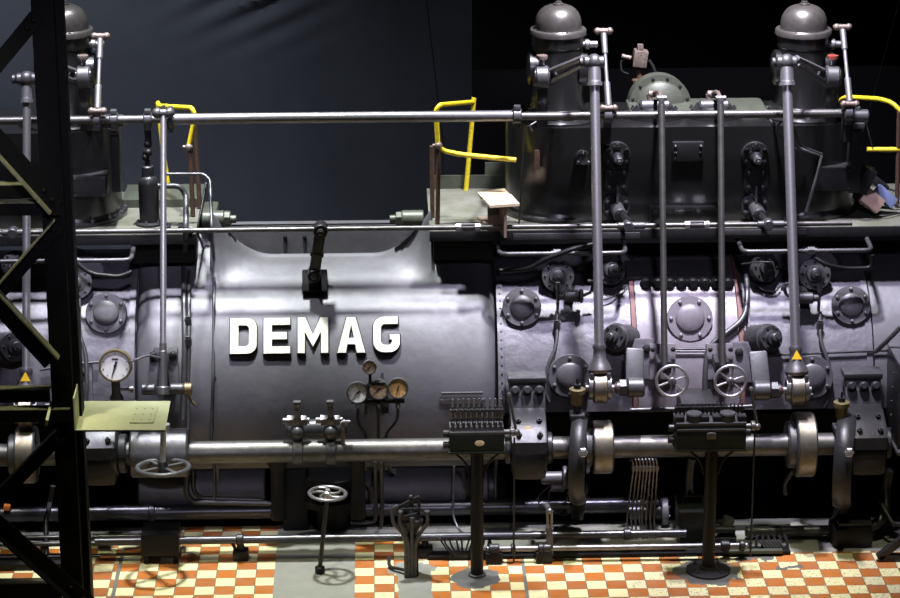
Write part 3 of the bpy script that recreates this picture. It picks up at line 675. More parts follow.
# ------------------------------------------------------------------ domed valve heads
def valve_head(px, label, hub, rodx, wax='red_wax'):
    cx = hx(px, YV, 3.9); o = Vector((cx, YV, ZT+.05)); zf = P(px, 28.5, YV).z
    root = T('inlet_valve', label, 'valve head', o)
    H = zf-o.z
    b = MB('chest_paint'); b.lathe(o, ZA, [(.27,0),(.27,.03),(.235,.04),(.215,.12),(.213,H-.15),(.222,H-.14),(.222,H-.04),(0,H-.04)], 40)
    for sx in (-1, 1): b.lathe(Vector((cx+sx*.17, YV-.02, o.z+H*.52)), XA*sx, [(.15,0),(.15,.07),(.12,.09),(0,.09)], 28, 1.)
    b.build('body', root)
    b = MB('dome_paint'); b.lathe(Vector((cx, YV, zf)), ZA, [(.215,-.05),(.238,-.045),(.238,-.008),(.232,0),(.20,0),(.196,.004)], 48); b.build('dome_flange', root)
    b = MB('dome_paint'); hd = .205; pr = [(.196,0),(.196,.03)]
    for i in range(1, 15):
        a = PI/2*i/14; pr.append((.196*math.cos(a)**.70 if i < 14 else 0, .03+(hd-.03)*math.sin(a)**.95))
    b.lathe(Vector((cx, YV, zf)), ZA, pr, 48); b.build('dome', root, ang=60)
    b = MB('dome_paint'); b.lathe(Vector((cx, YV, zf+hd-.006)), ZA, [(.045,0),(.045,.015),(.03,.02),(.028,.034),(0,.036)], 12); b.build('dome_plug', root)
    for q in ringpts(Vector((cx, YV, zf)), ZA, .206, 8, .3): bolt(root, q, ZA, .009, .008, 'iron_grey', 'round')
    # rocker pivot standard, rocker arm
    hub_p = P(hub, 77, YV-.36); sg = 1 if rodx > hub else -1
    b = MB('chest_paint'); b.bar(Vector((hub_p.x, hub_p.y+.06, ZT)), hub_p+YA*.06+ZA*.03, .10, .20, bev=.02); b.cyl(hub_p-XA*.075, hub_p+XA*.075, .085, bev=.015); b.build('pivot_standard', root)
    b = MB('iron_grey'); b.cyl(hub_p-XA*.055+YA*0, hub_p+XA*.055, .098, bev=.012); b.lathe(hub_p+XA*.055*sg, XA*sg, [(.08,0),(.055,.05),(.03,.07),(0,.07)], 20); b.build('hub', root)
    rp = P(rodx, 62, 0.62)
    b = MB('steel_dark')
    for dz in (.045, -.045): b.bar(hub_p+XA*.05*sg+ZA*dz, rp+ZA*dz*.6-XA*.06*sg+YA*.03, .035, .05, bev=.008)
    b.build('rocker_arm', root)
    if wax:
        w = hub_p+ZA*.105; b = MB('steel_dark'); b.lathe(w, ZA, [(.022,0),(.022,.03),(.045,.05),(.045,.075),(0,.075)], 16); b.build('grease_cup', root)
        b = MB(wax); b.lathe(w+ZA*.075, ZA, [(.046,-.02),(.046,.004),(.03,.008),(0,.008)], 16); b.build('grease', root, 'reddish grease in the cup' if wax == 'red_wax' else None)
    # side stub
    z = P(px, 43, YV).z; b = MB('steel_dark'); b.cyl(Vector((cx+.17, YV-.06, z)), Vector((cx+.33, YV-.06, z)), .03, bev=.006); b.cyl(Vector((cx+.22, YV-.06, z)), Vector((cx+.26, YV-.06, z)), .045, bev=.006); b.build('side_stub', root)
    return root
VH = valve_head(558, 'domed valve head in the middle, yellow chalk strokes on its dome', 542, 590, 'rusty')
valve_head(803, 'domed valve head at right with red grease cups', 832, 790)
valve_head(66, 'domed valve head half hidden by the tower post', 84, 30, 'rusty')
dz_ = P(558, 29.5, YV).z; dxc = hx(558, YV, 3.9)
b = MB('brass')
for t, (ax_, az_, l_) in enumerate(((-52, 40, .03), (-44, 30, .025), (-38, 48, .02), (-58, 25, .03), (-32, 34, .02), (-48, 52, .02))):
    A_, E_ = math.radians(ax_), math.radians(az_); q = Vector((dxc+.199*math.cos(E_)*math.sin(A_), YV-.199*math.cos(E_)*math.cos(A_), dz_+.03+.205*math.sin(E_)))
    b.tube([q-ZA*l_*.5, q+ZA*l_*.5+XA*.008], .004, 6)
b.build('chalk_marks', VH, 'yellow chalk strokes')
# short link rods beside the domes
def link_rod(p0, p1, label):
    a = P(p0[0], p0[1], 1.05); c = P(p1[0], p1[1], 0.76); d = (a-c).normalized(); root = T('link_rod', label, 'link rod', c)
    b = MB('steel'); b.cyl(c, a, .016, seg=12); b.build('rod', root)
    b = MB('steel'); b.cyl(c+d*.02, c+d*.22, .027, seg=14, bev=.004); b.build('adjusting_sleeve', root); b = MB('steel'); b.cyl(a-d*.19, a-d*.02, .025, seg=14, bev=.004); b.build('adjusting_sleeve', root)
    for q in (a, c):
        b = MB('rusty'); b.cyl(q-XA*.05, q+XA*.05, .024, bev=.006); b.ball(q-XA*.05, .03); b.ball(q+XA*.05, .03); b.build('end_pin', root)
link_rod((603.5, 31), (608.5, 108), 'short bright link rod right of the middle dome')
link_rod((842.5, 27), (850, 104), 'short bright link rod right of the right-hand dome')
link_rod((100.5, 36), (97.5, 111), 'short bright link rod right of the left dome by the tower')
# ------------------------------------------------------------------ cross shafts and control rod
def shaft(px0, px1, ax, ay, Y, r, m, name, label, cat):
    a, c = hbar(px0, px1, ax, ay, Y); root = T(name, label, cat, (a+c)/2)
    b = MB(m); b.cyl(a, c, r, seg=20); b.build('bar', root); return root, a, c
YS = .80
r1, a1_, c1_ = shaft(166, 516, 340, 117.5, YS, .046, 'steel_dark', 'cross_shaft', 'thick polished shaft spanning the barrel between the yellow rails', 'shaft')
def collar(root, px, ref, w, r, m='iron_grey', name='collar'):
    x = hx(px, ref.y, ref.z); b = MB(m); b.cyl(Vector((x-w/2, ref.y, ref.z)), Vector((x+w/2, ref.y, ref.z)), r, bev=.01)
    for s in (-1, 1): b.box(Vector((x, ref.y-.01, ref.z+s*r)), (w*.75, .07, .05), bev=.008)
    return b.build(name, root)
collar(r1, 171, a1_, .05, .085); collar(r1, 164, a1_, .045, .09, 'iron_dark')
r2, a2_, c2_ = shaft(517, 846, 700, 114.5, YS, .034, 'shaft_steel', 'cross_shaft', 'thin cross shaft running along the front of the right valve chest', 'shaft')
for px in (517, 608, 848): collar(r2, px, a2_, .075, .07)
r3, a3_, c3_ = shaft(-30, 160, 130, 119.5, YS, .034, 'shaft_steel', 'cross_shaft', 'thin cross shaft passing behind the tower at the left', 'shaft')
for px in (97, 114, 148): collar(r3, px, a3_, .07, .062, 'iron_grey')
x = hx(147, YS, a3_.z); b = MB('iron_black'); b.tube([Vector((x, YS, a3_.z-.05)), Vector((x+.005, YS, a3_.z-.21))], .028, 10); b.ball(Vector((x, YS, a3_.z-.21)), .035); b.build('hanging_lever', r3)
for px, r_, s in ((608, r2, a2_), (848, r2, a2_), (97, r3, a3_)):
    x = hx(px, YS, s.z); b = MB('iron_dark'); b.box(Vector((x, YS+.06, s.z-.12)), (.06, .12, .26), bev=.01); b.build('support_foot', r_)
# long thin control rod
YR = .62; ra, rb = P(-10, 233, YR), P(852, 223, YR); rb.z = ra.z = (ra.z+rb.z)/2
rc = T('control_rod', 'long thin bright control rod along the walkway edge', 'rod', (ra+rb)/2)
b = MB('shaft_steel'); b.cyl(ra, rb, .021, seg=14); b.build('bar', rc)
for px in (468, 697):
    x = hx(px, 0.62, ra.z); b = MB('steel'); b.cyl(Vector((x-.1, YR, ra.z)), Vector((x-.06, YR, ra.z)), .032, seg=6); b.cyl(Vector((x+.06, YR, ra.z)), Vector((x+.1, YR, ra.z)), .032, seg=6)
    b.box(Vector((x, YR, ra.z+.025)), (.12, .03, .014)); b.box(Vector((x, YR, ra.z-.025)), (.12, .03, .014)); b.build('turnbuckle', rc)
for px in (628, 768, 13):
    x = hx(px, 0.62, ra.z); b = MB('iron_grey'); b.cyl(Vector((x, YR-.05, ra.z)), Vector((x, YR+.05, ra.z)), .045, bev=.008); b.cyl(Vector((x-.09, YR, ra.z)), Vector((x+.14, YR, ra.z)), .03, bev=.006); b.build('joint', rc)
# ------------------------------------------------------------------ tall push rods
def push_rod(top, bot, r, label, fork=True, sticker=False, ytop=.62, ybot=-.12, tip=True):
    a = P(*top, ytop); c = P(*bot, ybot); d = (a-c).normalized(); root = T('push_rod', label, 'push rod', c)
    b = MB('steel'); b.cyl(c+d*.30, a, r, seg=18); b.build('rod', root)
    if tip:
        b = MB('steel'); b.cyl(a-d*.16, a, r*1.35, bev=.006); b.cyl(a-d*.19, a-d*.16, r*1.6); b.build('top_sleeve', root)
        b = MB('iron_grey'); b.cyl(a-XA*.085, a+XA*.085, .05, bev=.01); b.ball(a, .068); b.cyl(a-XA*.12, a-XA*.09, .038, bev=.006); b.build('top_joint', root)
    b = MB('steel_dark'); b.cyl(c+d*.31, c+d*.36, r*1.2); b.lathe(c+d*.10, d, [(.0,.02),(.085,.02),(.10,.05),(.085,.09),(.055,.14),(.048,.21),(.056,.23),(.05,.26),(.02,.26)], 24)
    for s in (-1, 1):
        b.prism([(.075*math.cos(t), .095*math.sin(t)) for t in [2*PI*j/24 for j in range(24)]], c, YA, ZA, XA, s*.075-.016, s*.075+.016)
        b.box(c+XA*.066*s+ZA*.08, (.035, .085, .12), bev=.01)
    b.build('fork', root)
    b = MB('worn_steel'); b.cyl(c-XA*.055, c+XA*.055, .125, seg=36, bev=.008); b.build('roller', root)
    b = MB('steel_dark'); b.cyl(c-XA*.12, c+XA*.12, .03, bev=.005); b.build('roller_pin', root)
    if sticker:
        n = (Vector((0,-1,0))-d*(-d.y)).normalized(); q = c+d*.305-YA*.053; b = MB('warn_yellow'); b.prism([(-.04,-.035),(.04,-.035),(0,.04)], q, XA, d, -YA, 0, .005); b.build('warning_triangle', root, 'yellow warning triangle')
    return root, c
pr1, k1 = push_rod((594, 62), (600, 388), .040, 'tall bright push rod ending in a roller fork, middle of the picture')
pr2, k2 = push_rod((786.5, 62), (797, 390), .041, 'tall bright push rod with a yellow warning triangle on its fork, right side', sticker=True)
pr3, k3 = push_rod((27, 79), (26, 412), .033, 'tall push rod behind the tower braces, yellow triangle low on it', sticker=True)
# cranked levers carrying the rollers
def roller_lever(root_, c, sg, label):
    r = T('roller_lever', label, 'lever', c+XA*.2*sg)
    b = MB('iron_grey'); b.cyl(c+XA*.13*sg, c+XA*.25*sg, .052, bev=.008); b.hexa(c+XA*.16*sg, XA*sg, .07, .06); b.build('pin_nut', r)
    b = MB('red_wax'); b.cyl(c+XA*.125*sg-ZA*.0, c+XA*.15*sg, .042, seg=14); b.build('grease_ring', r)
    b = MB('iron_grey'); b.bar(c+XA*.28*sg-ZA*.06, c+XA*.30*sg+ZA*.26+YA*.22, .15, .06, side=YA, bev=.02); b.cyl(c+XA*.22*sg, c+XA*.36*sg, .08, bev=.012); b.build('arm', r)
    b = MB('casting_paint'); q = c+XA*.31*sg+ZA*.12; b.box(Vector((q.x+.06*sg, .36, q.z-.04)), (.26, .12, .34), Matrix.Rotation(math.radians(-16), 3, 'X'), bev=.015); b.build('pivot_block', r)
    bolt(r, Vector((q.x+.11*sg, .325, q.z+.06)), face(16), .035, .03, 'iron_dark', 'round')
roller_lever(pr1, k1, 1, 'pivoted roller lever right of the middle roller, red grease on its pin')
roller_lever(pr2, k2, -1, 'pivoted roller lever with big hex nut left of the right roller')
roller_lever(pr3, k3, 1, 'pivoted roller lever half hidden behind the tower')
# thin rods with the two handwheels
def thin_rod(e, bot, label):
    c = P(*bot, -.02); root = T('valve_rod', label, 'rod', c)
    b = MB('shaft_steel'); b.cyl(c, e, .027, seg=14); b.build('rod', root)
    b = MB('steel_dark'); b.box(e+ZA*.0, (.05, .05, .10), bev=.008); b.cyl(e+ZA*.05-XA*.04, e+ZA*.05+XA*.04, .022); b.build('clevis', root)
    b = MB('iron_dark'); b.box(c+YA*.12-ZA*.02, (.12, .22, .10), bev=.01); b.build('guide', root)
thin_rod(E1, (664.5, 366), 'thin dark rod going down to the left small handwheel')
thin_rod(E2, (722.5, 366), 'thin dark rod going down to the right small handwheel')
def handwheel(px, py, label, R_=17*k):
    c = P(px, py, -.16); n = face(8); root = T('handwheel', label, 'handwheel', c); u, v, n = frame(n)
    b = MB('steel'); b.torus(c, n, R_-.012, .0135, 48, 10); b.build('rim', root)
    b = MB('steel')
    for i in range(6):
        a = 2*PI*i/6+.35; d = u*math.cos(a)+v*math.sin(a); b.cyl(c+d*.025, c+d*(R_-.015), .0085, seg=8)
    b.build('spokes', root)
    b = MB('cover_paint'); b.lathe(c, n, [(.0,-.03),(.034,-.03),(.034,.015),(.025,.024),(.008,.026),(.008,.02),(0,.02)], 18); b.build('hub', root)
    b = MB('steel_dark'); b.cyl(c-n*.02, c-n*.32, .018, seg=10); b.build('spindle', root)
    p, q = CY(px, py); b = MB('panel_paint'); b.box(Vector((c.x-.03, p.y+.03, c.z-.0)), (.22, .09, .30), Matrix.Rotation(-math.asin(q.z), 3, 'X'), bev=.01); b.build('mounting_plate', root)
    for sx in (-1, 1):
        for sz in (-1, 1): bolt(root, Vector((c.x-.03+sx*.085, p.y-.02, c.z+sz*.12)), -YA, .02, .02, 'iron_dark', 'round')
handwheel(672, 381, 'left one of the two small spoked handwheels on the lavender panel')
handwheel(730.5, 381, 'right one of the two small spoked handwheels on the lavender panel')
# ------------------------------------------------------------------ lay shaft with cams
YL = -.12; RL = .092
la, lb = hbar(-20, 846, 300, 451, YL)
LS = T('lay_shaft', 'thick horizontal camshaft running along the whole engine in front of the barrel', 'shaft', (la+lb)/2)
b = MB('shaft_steel'); b.cyl(la, lb, RL, seg=32); b.build('bar', LS)
LZ = la.z
def lx(px): return hx(px, YL, LZ)
def cam_disc(px, rpx, w, m='worn_steel', ecc=0.):
    x = lx(px); o = Vector((x, YL, LZ+ecc)); b = MB('iron_grey'); r = rpx*k; h = w*k/2
    b.cyl(o-XA*h, o+XA*h, r-.006, seg=56, bev=.01); b.cyl(Vector((x-h-.06, YL, LZ)), Vector((x-h+.01, YL, LZ)), r*.72, seg=40, bev=.012)
    o_ = b.build('cam', LS)
    b = MB(m); b.lathe(o-XA*(h*.8), XA, [(r-.012,0),(r,.0),(r,h*1.6),(r-.012,h*1.6)], 56); b.build('cam_track', o_, 'bright worn running track')
cam_disc(602, 27, 21); cam_disc(803.5, 33, 20); cam_disc(27, 29, 20)
# bolted split bearings carrying the shaft
def bearing(px, label, plate_=True):
    x = lx(px); o = Vector((x, YL, LZ)); root = T('shaft_bearing', label, 'bearing', o-ZA*.25)
    w = .29; sec = [(.34,.30),(.05,.27),(-.10,.20),(-.19,.12),(-.20,.02),(.34,.02)]
    b = MB('iron_dark'); b.prism([(p[0], p[1]) for p in sec], o-XA*w/2, YA, ZA, XA, 0, w, bev=.02); b.build('cap', root)
    b = MB('iron_dark'); b.box(o-ZA*.10+YA*.03, (w*1.02, .44, .25), bev=.07); b.box(o+YA*.12, (w*.9, .3, .3), bev=.02); b.build('housing', root)
    n2 = Vector((0,-.90,.43)).normalized(); q = Vector((x, .12, LZ+.35)); rot = Matrix.Rotation(math.radians(-25), 3, 'X')
    if plate_: b = MB('iron_grey'); b.box(q, (.30, .06, .28), rot, bev=.012); b.box(q+ZA*.15+YA*.08, (.32, .18, .05), bev=.01); b.build('mounting_plate', root)
    for i in ((-1, 0, 1) if plate_ else ()): bolt(root, q+XA*i*.1+ZA*.06-YA*.0+n2*.035, n2, .034, .035, 'iron_dark', 'cap')
    n = Vector((0,-.42,.9)).normalized()
    for sx in (-1, 1):
        bolt(root, o+XA*.085*sx-YA*.02+ZA*.235, n, .024, .03, 'iron_dark', 'hex'); bolt(root, o+XA*.085*sx-YA*.145+ZA*.16, n, .024, .03, 'iron_dark', 'hex')
    b = MB('iron_dark'); b.cyl(o-XA*(w/2+.05), o-XA*(w/2), .13, seg=32, bev=.01); b.cyl(o+XA*w/2, o+XA*(w/2+.05), .13, seg=32, bev=.01); b.build('end_ring', root)
    return root
B1 = bearing(528.5, 'bolted shaft bearing with a brass-coloured worn spot, left of the eccentric with the grease cup')
b = MB('brass'); b.lathe(Vector((lx(527), YL-.09, LZ+.2)), Vector((0,-.75,.65)).normalized(), [(.028,-.02),(.028,.004),(0,.005)], 14, 1.4); b.build('worn_spot', B1, 'worn golden patch')
bearing(866, 'bolted shaft bearing at the right end of the lay shaft')
bearing(100, 'bolted shaft bearing under the cream tray beside the tower', False)
# boxed coupling left of the barrel
x0, x1 = lx(131), lx(189); o = Vector(((x0+x1)/2, YL, LZ)); root = T('shaft_coupling', 'drum-shaped shaft coupling under the cream tray', 'coupling', o)
b = MB('iron_grey'); b.cyl(Vector((x0, YL, LZ)), Vector((x1, YL, LZ)), .20, seg=40, bev=.015); b.build('drum', root)
b = MB('iron_dark'); b.cyl(Vector((x0-.10, YL, LZ)), Vector((x0-.03, YL, LZ)), .16, seg=32, bev=.01); b.cyl(Vector((x0-.16, YL, LZ)), Vector((x0-.1, YL, LZ)), .19, seg=32, bev=.01); b.build('collar', root)
for px in (136, 151, 184):
    for a in (.1, .35): 
        bolt(root, Vector((lx(px), YL-.199*math.cos(a-.3), LZ+.199*math.sin(a-.3))), Vector((0,-math.cos(a-.3),math.sin(a-.3))), .009, .008, 'iron_dark', 'round', 'rivet')
# eccentric rings seen edge-on
def eccentric(px, pzy, R_, w, label, cup_px, cup_py, tilt):
    x = lx(px); o = Vector((x, YL, P(px, pzy, YL).z)); root = T('eccentric_strap', label, 'eccentric', o)
    ax = Matrix.Rotation(math.radians(tilt), 3, 'Z') @ XA
    b = MB('iron_dark'); b.lathe(o, ax, [(R_*.86,-w/2),(R_*.96,-w/2),(R_,-w*.3),(R_+.012,0),(R_,w*.3),(R_*.96,w/2),(R_*.86,w/2),(R_*.86,-w/2)], 64); b.build('strap', root)
    b = MB('iron_black'); b.lathe(o, ax, [(RL*.9,-w*.3),(R_*.87,-w*.3),(R_*.87,w*.3),(RL*.9,w*.3)], 48); b.build('disc', root)
    t = P(cup_px, cup_py+22, YL-.02); b = MB('iron_grey'); b.box(Vector((t.x, t.y, t.z-.02)), (.12, .14, .05), bev=.01); b.cyl(t, t+ZA*.06, .03, seg=6); b.build('cup_seat', root)
    b = MB('brass'); b.lathe(t+ZA*.06, ZA, [(.02,0),(.05,.02),(.052,.11),(.066,.115),(.066,.15),(.05,.155),(0,.155)], 20); b.build('grease_cup', root, 'brass grease cup')
    b = MB('iron_dark'); b.cyl(t+ZA*.2, t+ZA*.25, .03, seg=10); b.cyl(t+ZA*.25, t+ZA*.30, .010, seg=8); b.build('cup_lid', root)
    q = P(px+3, 452, YL-R_+.01); b = MB('steel'); b.hexa(q, face(10), .04, .03); b.cyl(q, q+face(10)*.06, .02, seg=10); b.build('stud_nut', root)
    b = MB('iron_dark'); f = Vector((x, YL-.05, o.z-R_)); b.bar(f+ZA*.06, f-ZA*.22+YA*.25, .10, .09, bev=.02); b.build('rod_foot', root)
eccentric(580, 458, .38, .13, 'black eccentric ring with brass grease cup, between bearing and middle cam', 577, 391, -9)
eccentric(846, 460, .40, .15, 'black eccentric ring with brass grease cup near the right end of the shaft', 840.5, 404, -14)
# two levers on clamps left of centre
def clamp(px, label, extra=False):
    x = lx(px); o = Vector((x, YL, LZ)); root = T('shaft_clamp', label, 'clamp', o+ZA*.1)
    b = MB('iron_grey'); b.cyl(o-XA*.042, o+XA*.042, RL+.022, seg=32, bev=.008); b.build('ring', root)
    b = MB('iron_grey'); b.ball(o+ZA*.17-YA*.02, .062); b.cyl(o+ZA*.17-XA*.05, o+ZA*.17+XA*.05, .045, bev=.006); b.bar(o+ZA*.09, o+ZA*.2, .07, .08, bev=.01); b.build('knuckle', root)
    b = MB('steel_dark'); q = o+ZA*.265; b.cyl(q-XA*.12, q+XA*.10, .026, bev=.004); b.hexa(q-XA*.08, XA, .045, .05); b.hexa(q+XA*.03, XA, .045, .05); b.box(q, (.06, .07, .07), bev=.01); b.build('cross_bolt', root)
    b = MB('steel_dark'); b.box(q+ZA*.085, (.045, .05, .12), bev=.008); b.box(q+ZA*.15, (.06, .055, .04), bev=.008); b.build('top_lug', root)
    if extra: b = MB('steel_dark'); b.cyl(o+XA*.10+ZA*.06-YA*.05, o+XA*.10+ZA*.27-YA*.05, .017, seg=10); b.cyl(o+XA*.10+ZA*.27-YA*.05, o+XA*.16+ZA*.27-YA*.05, .012, seg=8); b.build('stop_pin', root)
clamp(298, 'left one of the two grey clamp levers on the shaft below the letters')
clamp(331, 'right one of the two grey clamp levers on the shaft, with a stop pin', True)
a, c = Vector((lx(285), YL+.26, LZ+.10)), Vector((lx(347), YL+.26, LZ+.10)); root = T('pivot_tube', 'grey horizontal tube behind the two clamp levers', 'tube', (a+c)/2)
b = MB('iron_grey'); b.cyl(a, c, .075, bev=.02); b.build('tube', root)
b = MB('iron_dark'); b.box((a+c)/2+YA*.12-ZA*.02, (.2, .22, .12), bev=.02); b.build('support', root)
for px in (276, 357):
    q = Vector((lx(px), YL+.22, LZ-.16)); tag_ = T('bearing_pedestal', ('left' if px < 300 else 'right')+' rounded pedestal block under the shaft by the clamp levers', 'pedestal', q-ZA*.4)
    b = MB('iron_black'); b.lathe(q+ZA*.02, ZA, [(.055,-.55),(.05,-.3),(.05,-.1),(.075,-.04),(.075,.02),(0,.03)], 24, 1.2); b.build('block', tag_)
    b = MB('iron_grey'); b.lathe(q+ZA*.055, ZA, [(.10,0),(.10,.03),(.07,.045),(0,.045)], 24, 1.2); b.build('cap', tag_)
# ------------------------------------------------------------------ lubricators on posts
def lubricator(px_post, base_py, x0, x1, y0, y1, label, style):
    base = PZ(px_post, base_py-2, 0); Y = base.y; root = T('lubricator_stand', label, 'lubricator', Vector((base.x, Y, 0)))
    c = P((x0+x1)/2, (y0+y1)/2, Y-.11); w = (x1-x0)*k*.97; h = (y1-y0)*k*.97; D = .24; cc = Vector((c.x, Y, c.z))
    zb = cc.z-h/2
    b = MB('iron_black'); b.cyl(base, Vector((base.x, Y, zb)), .052, seg=24); b.build('post', root)
    if style == 1:
        b = MB('iron_dark'); b.lathe(base, ZA, [(.18,0),(.18,.018),(.17,.022),(.075,.03),(.065,.05),(0.05,.05)], 36); b.build('foot_flange', root)
        for q in ringpts(base+ZA*.02, ZA, .135, 4, PI/4): bolt(root, q, ZA, .018, .02, 'iron_dark', 'hex')
    else:
        b = MB('iron_grey'); b.lathe(base, ZA, [(.075,0),(.07,.015),(.054,.02)], 28); b.build('foot_flange', root)
    b = MB('iron_black')
    for s in (-1, 1):
        pts = [Vector((base.x+s*.055, Y, zb-.25)), Vector((base.x+s*.08, Y, zb-.13)), Vector((base.x+s*.2, Y, zb-.02))]
        b.tube(pts, .010, 8, fil=.12)
    b.build('gusset', root)
    b = MB('tank_green'); b.box(cc, (w, D, h), bev=.01); b.box(Vector((cc.x, Y, zb+.008)), (w*1.04, D*1.08, .016), bev=.004); b.build('tank', root)
    zt = cc.z+h/2
    b = MB('iron_grey'); b.box(Vector((cc.x, Y, zt+.012)), (w*1.0, D*1.03, .026), bev=.006); b.build('lid', root)
    nb = 10
    if style == 0:
        b = MB('steel_dark'); b.box(Vector((cc.x, Y-.03, zt+.04)), (w*.98, .10, .03), bev=.006); b.build('pump_rail', root)
        for i in range(nb):
            x = cc.x-w*.44+w*.88*i/(nb-1); q = Vector((x, Y-.03, zt+.05))
            b = MB('iron_grey'); b.cyl(q, q+ZA*.05, .016, seg=10); b.cyl(q+ZA*.05, q+ZA*.065, .022, seg=6); b.cyl(q+ZA*.115, q+ZA*.135, .022, seg=10)
            b.m('brass').cyl(q+ZA*.065, q+ZA*.115, .014, seg=10); b.m('steel').cyl(q+ZA*.135, q+ZA*.225, .0075, seg=8); b.m('iron_grey').ball(q+ZA*.155, .014, seg=8)
            b.tube([q-YA*.05+ZA*.0, q-YA*.06+ZA*.05], .012, 8); b.build('pump_element', root)
        b = MB('dial_aged'); b.lathe(Vector((cc.x+.02, Y-D/2, cc.z+.01)), -YA, [(.024,0),(.024,.004),(.02,.006),(0,.006)], 24, 1.6); b.build('maker_badge', root, 'oval pale badge')
    else:
        b = MB('iron_dark')
        for i in range(6):
            xx = cc.x-w*.44+w*.88*i/5; b.box(Vector((xx, Y-.06, zt+.045)), (w*.12, .08, .05), bev=.006)
        b.build('pump_block', root)
        for i in range(18):
            x = cc.x-w*.47+w*.94*i/17; q = Vector((x, Y+.05, zt+.03))
            b = MB('iron_dark'); b.cyl(q, q+ZA*.055, .011, seg=8); b.cyl(q+ZA*.055, q+ZA*.07, .015, seg=6); b.m('steel_dark').cyl(q+ZA*.07, q+ZA*.10, .006, seg=6); b.build('pump_element', root)
        for s in (-.24, .24):
            b = MB('iron_grey'); b.lathe(Vector((cc.x+w*s, Y-.06, zt+.03)), ZA, [(.06,0),(.06,.045),(.065,.05),(.06,.062),(0,.066)], 24); b.build('filler_cap', root)
        b = MB('steel_dark'); b.box(Vector((cc.x, Y-D/2-.01, cc.z+h*.12)), (.075, .02, .05), bev=.006); b.box(Vector((cc.x, Y-D/2-.016, cc.z+h*.2)), (.05, .02, .03), bev=.004); b.build('latch', root)
        b = MB('iron_grey'); b.box(Vector((cc.x, Y-D/2-.005, cc.z+h*.34)), (w*.97, .014, .02), bev=.003); b.build('name_strip', root)
    # ratchet lever on the right end, brackets at the ends
    e = Vector((cc.x+w/2, Y, cc.z+.06)); b = MB('steel_dark'); b.cyl(e, e+XA*.12, .02, seg=10); b.cyl(e+XA*.05, e+XA*.09, .04, bev=.006); b.cyl(e+XA*.10-YA*.02, e+XA*.04-YA*.02+ZA*.32, .012, seg=10); b.ball(e+XA*.04-YA*.02+ZA*.32, .02, seg=8); b.ball(e+XA*.10-YA*.02, .03, seg=10); b.build('ratchet_lever', root)
    b = MB('iron_dark'); b.cyl(e-ZA*.05+XA*.01, e-ZA*.05+XA*.05, .035); b.cyl(e-ZA*.05+XA*.085-YA*.0, Vector((e.x+.085, Y, .12)), .008, seg=8); b.build('drive_link', root)
    b = MB('iron_dark'); e2 = Vector((cc.x-w/2, Y, cc.z)); b.cyl(e2+ZA*.05, e2+ZA*.05-XA*.05, .03, bev=.005); b.build('end_knob', root); b = MB('iron_dark'); b.cyl(e2-ZA*.05, e2-ZA*.05-XA*.05, .03, bev=.005); b.build('end_knob', root)
    return root, cc
LU1, lc1 = lubricator(477, 577, 449.5, 504.5, 434, 454, 'dark green lubricator box with ten tall feed nozzles on a post', 0)
LU2, lc2 = lubricator(708, 573, 675.5, 746.5, 424.5, 452, 'dark green lubricator box with two filler caps on a flanged post', 1)
# bright plates on the barrel behind the first lubricator
p0 = P(453, 395, .24); root = T('tag_plate', 'two thin bright metal strips behind the tall feed nozzles', 'strip', p0)
pp, nn = CY(462, 393); b = MB('steel_dark'); b.box(pp+nn*.02, (42*k, .02, .02)); b.box(pp+nn*.015-ZA*.07, (44*k, .03, .035)); b.build('strips', root)
b = MB('iron_black'); b.box(pp-ZA*.10-nn*.02, (40*k, .03, .2)); b.build('backing', root)
# box seat between handwheels
c = P(697, 404, .05); root = T('valve_block', 'dark ledge block under the two handwheels behind the lubricator', 'block', c)
b = MB('iron_dark'); b.box(c+YA*.05, (36*k, .4, .12), bev=.02); b.build('block', root)
# ------------------------------------------------------------------ gauges
def gauge(c, n, r, m, label, needle, group=None, depth=.07, ticks=9, rim='iron_grey'):
    root = T('pressure_gauge', label, 'gauge', c, group); u, v, n = frame(n)
    if v.z < 0: u, v = -u, -v
    if u.x < 0: u = -u
    b = MB(rim); b.lathe(c, n, [(0,-depth),(r*.95,-depth),(r,-depth+.01),(r,-.004),(r*.97,.006),(r*.88,.006),(r*.86,-.004)], 40); b.build('case', root)
    b = MB(m); b.lathe(c, n, [(r*.88,-.006),(0,-.0055)], 40); b.build('dial', root)
    b = MB('ink')
    for i in range(ticks):
        a = math.radians(230-280*i/(ticks-1)); d = u*math.cos(a)+v*math.sin(a); w = v*math.cos(a)-u*math.sin(a)
        b.prism([(r*.68,-r*.012),(r*.80,-r*.012),(r*.80,r*.012),(r*.68,r*.012)], c, d, w, n, -.0055, -.0035)
    b.build('scale_marks', root)
    d = u*math.cos(needle)+v*math.sin(needle); w = v*math.cos(needle)-u*math.sin(needle)
    b = MB('ink'); b.prism([(-r*.28,-r*.07),(-r*.05,-r*.06),(r*.72,-r*.012),(r*.72,r*.012),(-r*.05,r*.06),(-r*.28,r*.07)], c, d, w, n, -.004, -.001); b.lathe(c, n, [(r*.09,-.004),(r*.09,.001),(0,.001)], 14); b.build('needle', root)
    return root
gw = P(115, 366, -.30); G0 = gauge(gw, face(14), 16.3*k, 'dial_white', 'big white-faced pressure gauge on a stub post by the cream tray', math.radians(252), depth=.10, rim='brass')
b = MB('ink'); u, v, n = frame(face(14)); v = -v if v.z < 0 else v; b.box(gw+v*.055+n*-.004, (.05, .004, .010)); b.build('lettering', G0, 'tiny dark printed words')
b = MB('iron_grey'); b.cyl(gw-ZA*.12, gw-ZA*.30, .035); b.lathe(gw-ZA*.34+YA*.02, ZA, [(.04,-.1),(.055,-.02),(.055,.07),(.03,.11),(0,.11)], 20); b.build('stub_post', G0)
